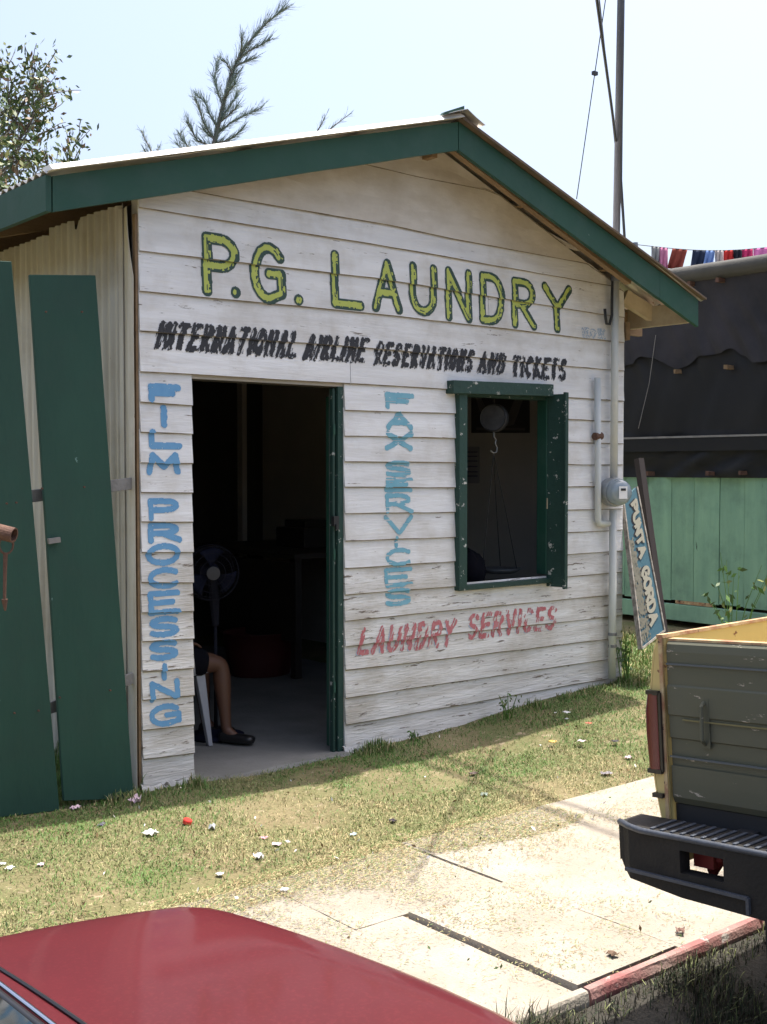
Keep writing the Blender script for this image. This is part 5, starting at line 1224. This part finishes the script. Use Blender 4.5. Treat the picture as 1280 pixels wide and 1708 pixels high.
blades('wall_grass', 5000, (-1.6, 4.6, -.22, .0), lambda x, y: 0 if (inside(x, y) or DX0 < x < DX1) else max(0, 1 + y * 4.5) * tuftspot(x), lambda x, y: tuftspot(x) * .5, lambda x, y: random.choice((0, 0, 1, 1, 2)), (.03, .10), (.003, .006), (.6, 1.5), gz, 'longer grass along the foot of the white wall')
blades('side_grass', 9000, (-2.3, -.03, -.02, 1.0), lambda x, y: 1, lambda x, y: 1.0, lambda x, y: random.choice((0, 0, 1)), (.04, .12), (.004, .007), (.6, 1.5), gz, 'longer grass behind and beneath the green boards')
blades('corner_grass', 14000, (3.6, 5.6, -.9, 2.2), lambda x, y: 0 if inside(x, y) else 1, lambda x, y: 1.0, lambda x, y: random.choice((0, 0, 1, 1, 2)), (.03, .09), (.004, .007), (.4, 1.5), gz, 'grass growing round the right corner of the shack')
def slabz(x, y):
    return .0055 if (-.035 < x < .475 and -2.84 < y < -2.06) else -.001
def dens_slab(x, y):
    e_ = (y + 1.42); cl_ = nz(x * 1.7, y * 1.7, 11) + .5 * nz(x * 5, y * 5, 3)
    f = math.exp(e_ * (2.6 if x > .7 else 1.5)) * (.45 + cl_ * 1.7) * (.9 if x < .7 else .6)
    if y > -1.62 - .25 * nz(x * 1.4, 2.2) and x < 1.4: f += .7
    if -.05 < x < .49 and abs(y + 2.06) < .014 or abs(x - .476) < .013: return 0
    return max(.02, f)
blades('dry_clippings', 75000, (-2.6, 4.6, -2.9, -1.38), dens_slab, lambda x, y: 1.0, lambda x, y: random.choices((0, 1, 2, 3), (1.3, 3, 4.5, 3))[0], (.005, .024), (.0013, .003), (.0, .35), slabz, 'straw and dry grass clippings strewn over the pavement', 14)
def tuft(x, y): return max(0, nz(x * 1.9 + 3, y * 1.9, 2) + .25) ** 1.5 * 1.6 + (.25 if y > KY - .12 else 0)
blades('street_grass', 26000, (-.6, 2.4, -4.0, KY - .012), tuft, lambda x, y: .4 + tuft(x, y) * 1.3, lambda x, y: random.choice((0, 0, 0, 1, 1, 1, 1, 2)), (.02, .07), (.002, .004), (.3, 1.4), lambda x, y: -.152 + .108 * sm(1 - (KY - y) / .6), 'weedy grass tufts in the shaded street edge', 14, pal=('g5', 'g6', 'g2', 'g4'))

def scrap(px, py, size, m, label, name='paper_scrap', cat='litter', group=None, flat=.25):
    p = onZ(px, py, .0); z = gz(p.x, p.y) if p.y > -1.42 else slabz(p.x, p.y); p = onZ(px, py, z + .01); mb = MB(); n = 5; sd_ = random.random() * 50; size *= .85
    an = random.uniform(0, 3.1)
    P = []
    for i in range(n + 1):
        row = []
        for j in range(n + 1):
            u_ = (i / n - .5) * size * (1 + .35 * nz(j * .35, sd_)); v_ = (j / n - .5) * size * .8 * (1 + .4 * nz(i * .35, sd_, 3)); hgt_ = size * flat * (nz(i * .8 + sd_, j * .8) + .55)
            row.append((p.x + u_ * math.cos(an) - v_ * math.sin(an), p.y + u_ * math.sin(an) + v_ * math.cos(an), z + .006 + abs(hgt_)))
        P.append(row)
    mb.grid(P); o = mb.build(name, m, solid=.002); tag(o, label, cat, group); return o
WP = M['paper']
scrap(250, 1391, .075, WP, 'white crumpled paper on the grass in front of the film processing strip', flat=.35)
scrap(226, 1338, .065, M['paperp'], 'pale pink crumpled paper at the foot of the left wall corner', flat=.7)
scrap(125, 1347, .055, M['paperp'], 'small pale scrap on the grass below the green boards')
scrap(432, 1430, .045, WP, 'white scrap on the grass at the pavement edge, centre left', flat=.6)
scrap(367, 1457, .035, WP, 'tiny white scrap on the grass above the red car')
scrap(462, 1408, .045, M['paperp'], 'beige scrap lying just above the white one near the pavement')
scrap(440, 1397, .040, mat('pink_litter', (.6, .3, .33), .8), 'pinkish litter scrap on the grass before the doorway')
scrap(17, 1447, .04, WP, 'small white scrap at the left edge of the grass')
scrap(4, 1440, .03, WP, 'tiny white scrap at the far left edge')
scrap(68, 1441, .035, M['paperp'], 'faded pink scrap on the dry grass at left')
scrap(355, 1380, .045, mat('clear_plastic_litter', (.42, .44, .45), .3), 'greyish plastic scrap on grass between doorway and car', flat=.5)
scrap(475, 1483, .035, WP, 'small pale scrap on the pavement edge near the car')
scrap(590, 1391, .035, mat('pale_blue_litter', (.45, .6, .66), .6), 'small pale blue scrap on the grass before the door')
scrap(655, 1368, .04, mat('dark_litter', (.05, .04, .05), .6), 'dark litter scrap on the grass right of the door')
scrap(790, 1290, .05, mat('brown_litter', (.09, .06, .05), .7), 'dark brown scrap on the grass under the window')
scrap(808, 1325, .05, mat('green_grey_litter', (.16, .2, .17), .6), 'grey-green flattened litter on the grass')
scrap(922, 1237, .05, mat('yellow_litter', (.65, .42, .10), .6), 'yellow wrapper on the grass below the red lettering')
scrap(970, 1236, .05, M['paperp'], 'pale pinkish scrap on the grass right of the yellow wrapper')
scrap(1027, 1236, .045, mat('black_litter', (.03, .025, .03), .6), 'black litter scrap on the grass near the truck')
scrap(1048, 1263, .05, M['paperp'], 'pale folded scrap on grass left of the truck lamp')
scrap(1012, 1290, .06, mat('grey_litter', (.2, .18, .19), .6), 'grey plastic scrap at the pavement edge by the truck')
scrap(982, 1206, .04, mat('red_litter', (.6, .15, .10), .7), 'small red-orange scrap at the shadow below the conduit')
scrap(945, 1188, .05, WP, 'white chip at the foot of the wall near the conduit')
scrap(1050, 1435, .045, mat('rust_leaf', (.45, .22, .10), .8), 'rust brown dry leaf on the pavement beside the bumper', 'dry_leaf', 'leaf')
scrap(1022, 1590, .04, mat('dark_dry_leaf', (.13, .08, .05), .8), 'dark dry leaf on the raised slab', 'dry_leaf', 'leaf')
scrap(1135, 1551, .04, mat('brown_dry_leaf', (.16, .09, .07), .8), 'brown dry leaf near the kerb, right of the raised slab', 'dry_leaf', 'leaf')
scrap(170, 1375, .045, M['ink'], 'dark scrap on the grass below the second green board')
p = onZ(312, 1369, .02); mb = MB(); mb.lathe([(0, .018), (.019, .018), (.021, .014), (.021, 0)], (p.x, p.y, gz(p.x, p.y) + .008), (.2, -.3, 1), 16); o = mb.build('bottle_cap', mat('red_cap', (.62, .04, .03), .4), smooth=False); tag(o, 'red bottle cap on the grass before the doorway', 'bottle cap')
for k in range(90):   # unclassified specks of litter and leaf
    pass
mb = MB()
for k in range(420):
    x = random.uniform(-2, 4.4); y = random.uniform(-2.8, -.1)
    if inside(x, y): continue
    z = gz(x, y) if y > -1.42 else slabz(x, y); leaf_mesh(mb, (x, y, z + .012), random.uniform(.006, .015), random.choice((0, 0, 1, 2)))
o = mb.build('leaf_litter', [M['g4'], M['paper'], M['leaf1']]); tag(o, 'tiny leaf bits and specks scattered over grass and pavement', 'litter', kind='stuff')

# weeds: at signboard foot and in front of the green planks
def weed(px, py, D, n, ln, label, name='leafy_weed', seed=1, broad=.02, mats=('leaf1', 'leaf2', 'g1')):
    random.seed(seed); b_ = atD(px, py, D); r_o = empty(name, (b_.x, b_.y, gz(b_.x, b_.y))); tag(r_o, label, 'plant'); base_z = gz(b_.x, b_.y)
    ms_ = MB(); ml_ = MB()
    for k in range(n):
        a_ = random.uniform(0, 6.28); le = random.uniform(.3, .9); top__ = V((b_.x + math.cos(a_) * ln * le * .45, b_.y + math.sin(a_) * ln * le * .45, base_z + ln * random.uniform(.5, 1)))
        s_0 = V((b_.x + random.gauss(0, .02), b_.y + random.gauss(0, .02), base_z)); mid_ = s_0.lerp(top__, .5) + V((0, 0, ln * .1)); ms_.tube([s_0, mid_, top__], [.004, .003, .0015], 4)
        for q in range(8):
            t = random.uniform(.25, 1); c_ = s_0.lerp(mid_, t * 2) if t < .5 else mid_.lerp(top__, t * 2 - 1); leaf_mesh(ml_, c_ + V((random.gauss(0, .015), random.gauss(0, .015), 0)), random.uniform(.6, 1.4) * broad, random.choice((0, 0, 1, 2)))
    child_of(ms_.build('stem', M['g1']), r_o); child_of(ml_.build('leaves', [M[k] for k in mats]), r_o)
weed(1045, 1110, 8.2, 9, .42, 'leafy weed with pale leaves growing at the foot of the signboard', seed=4)
weed(1225, 1035, 8.9, 10, .85, 'tall grassy weed in front of the green plank base', seed=9, broad=.03)
weed(848, 1222, 7.35, 6, .16, 'small weed against the foot of the wall under the window', seed=12, broad=.012)
weed(690, 1240, 6.95, 5, .08, 'tiny weed at the wall foot right of the door', seed=14, broad=.01)
weed(66, 1352, 5.75, 7, .16, 'grassy weed at the foot of the gap between green boards', seed=15, broad=.012)
print('done', len(bpy.data.objects))
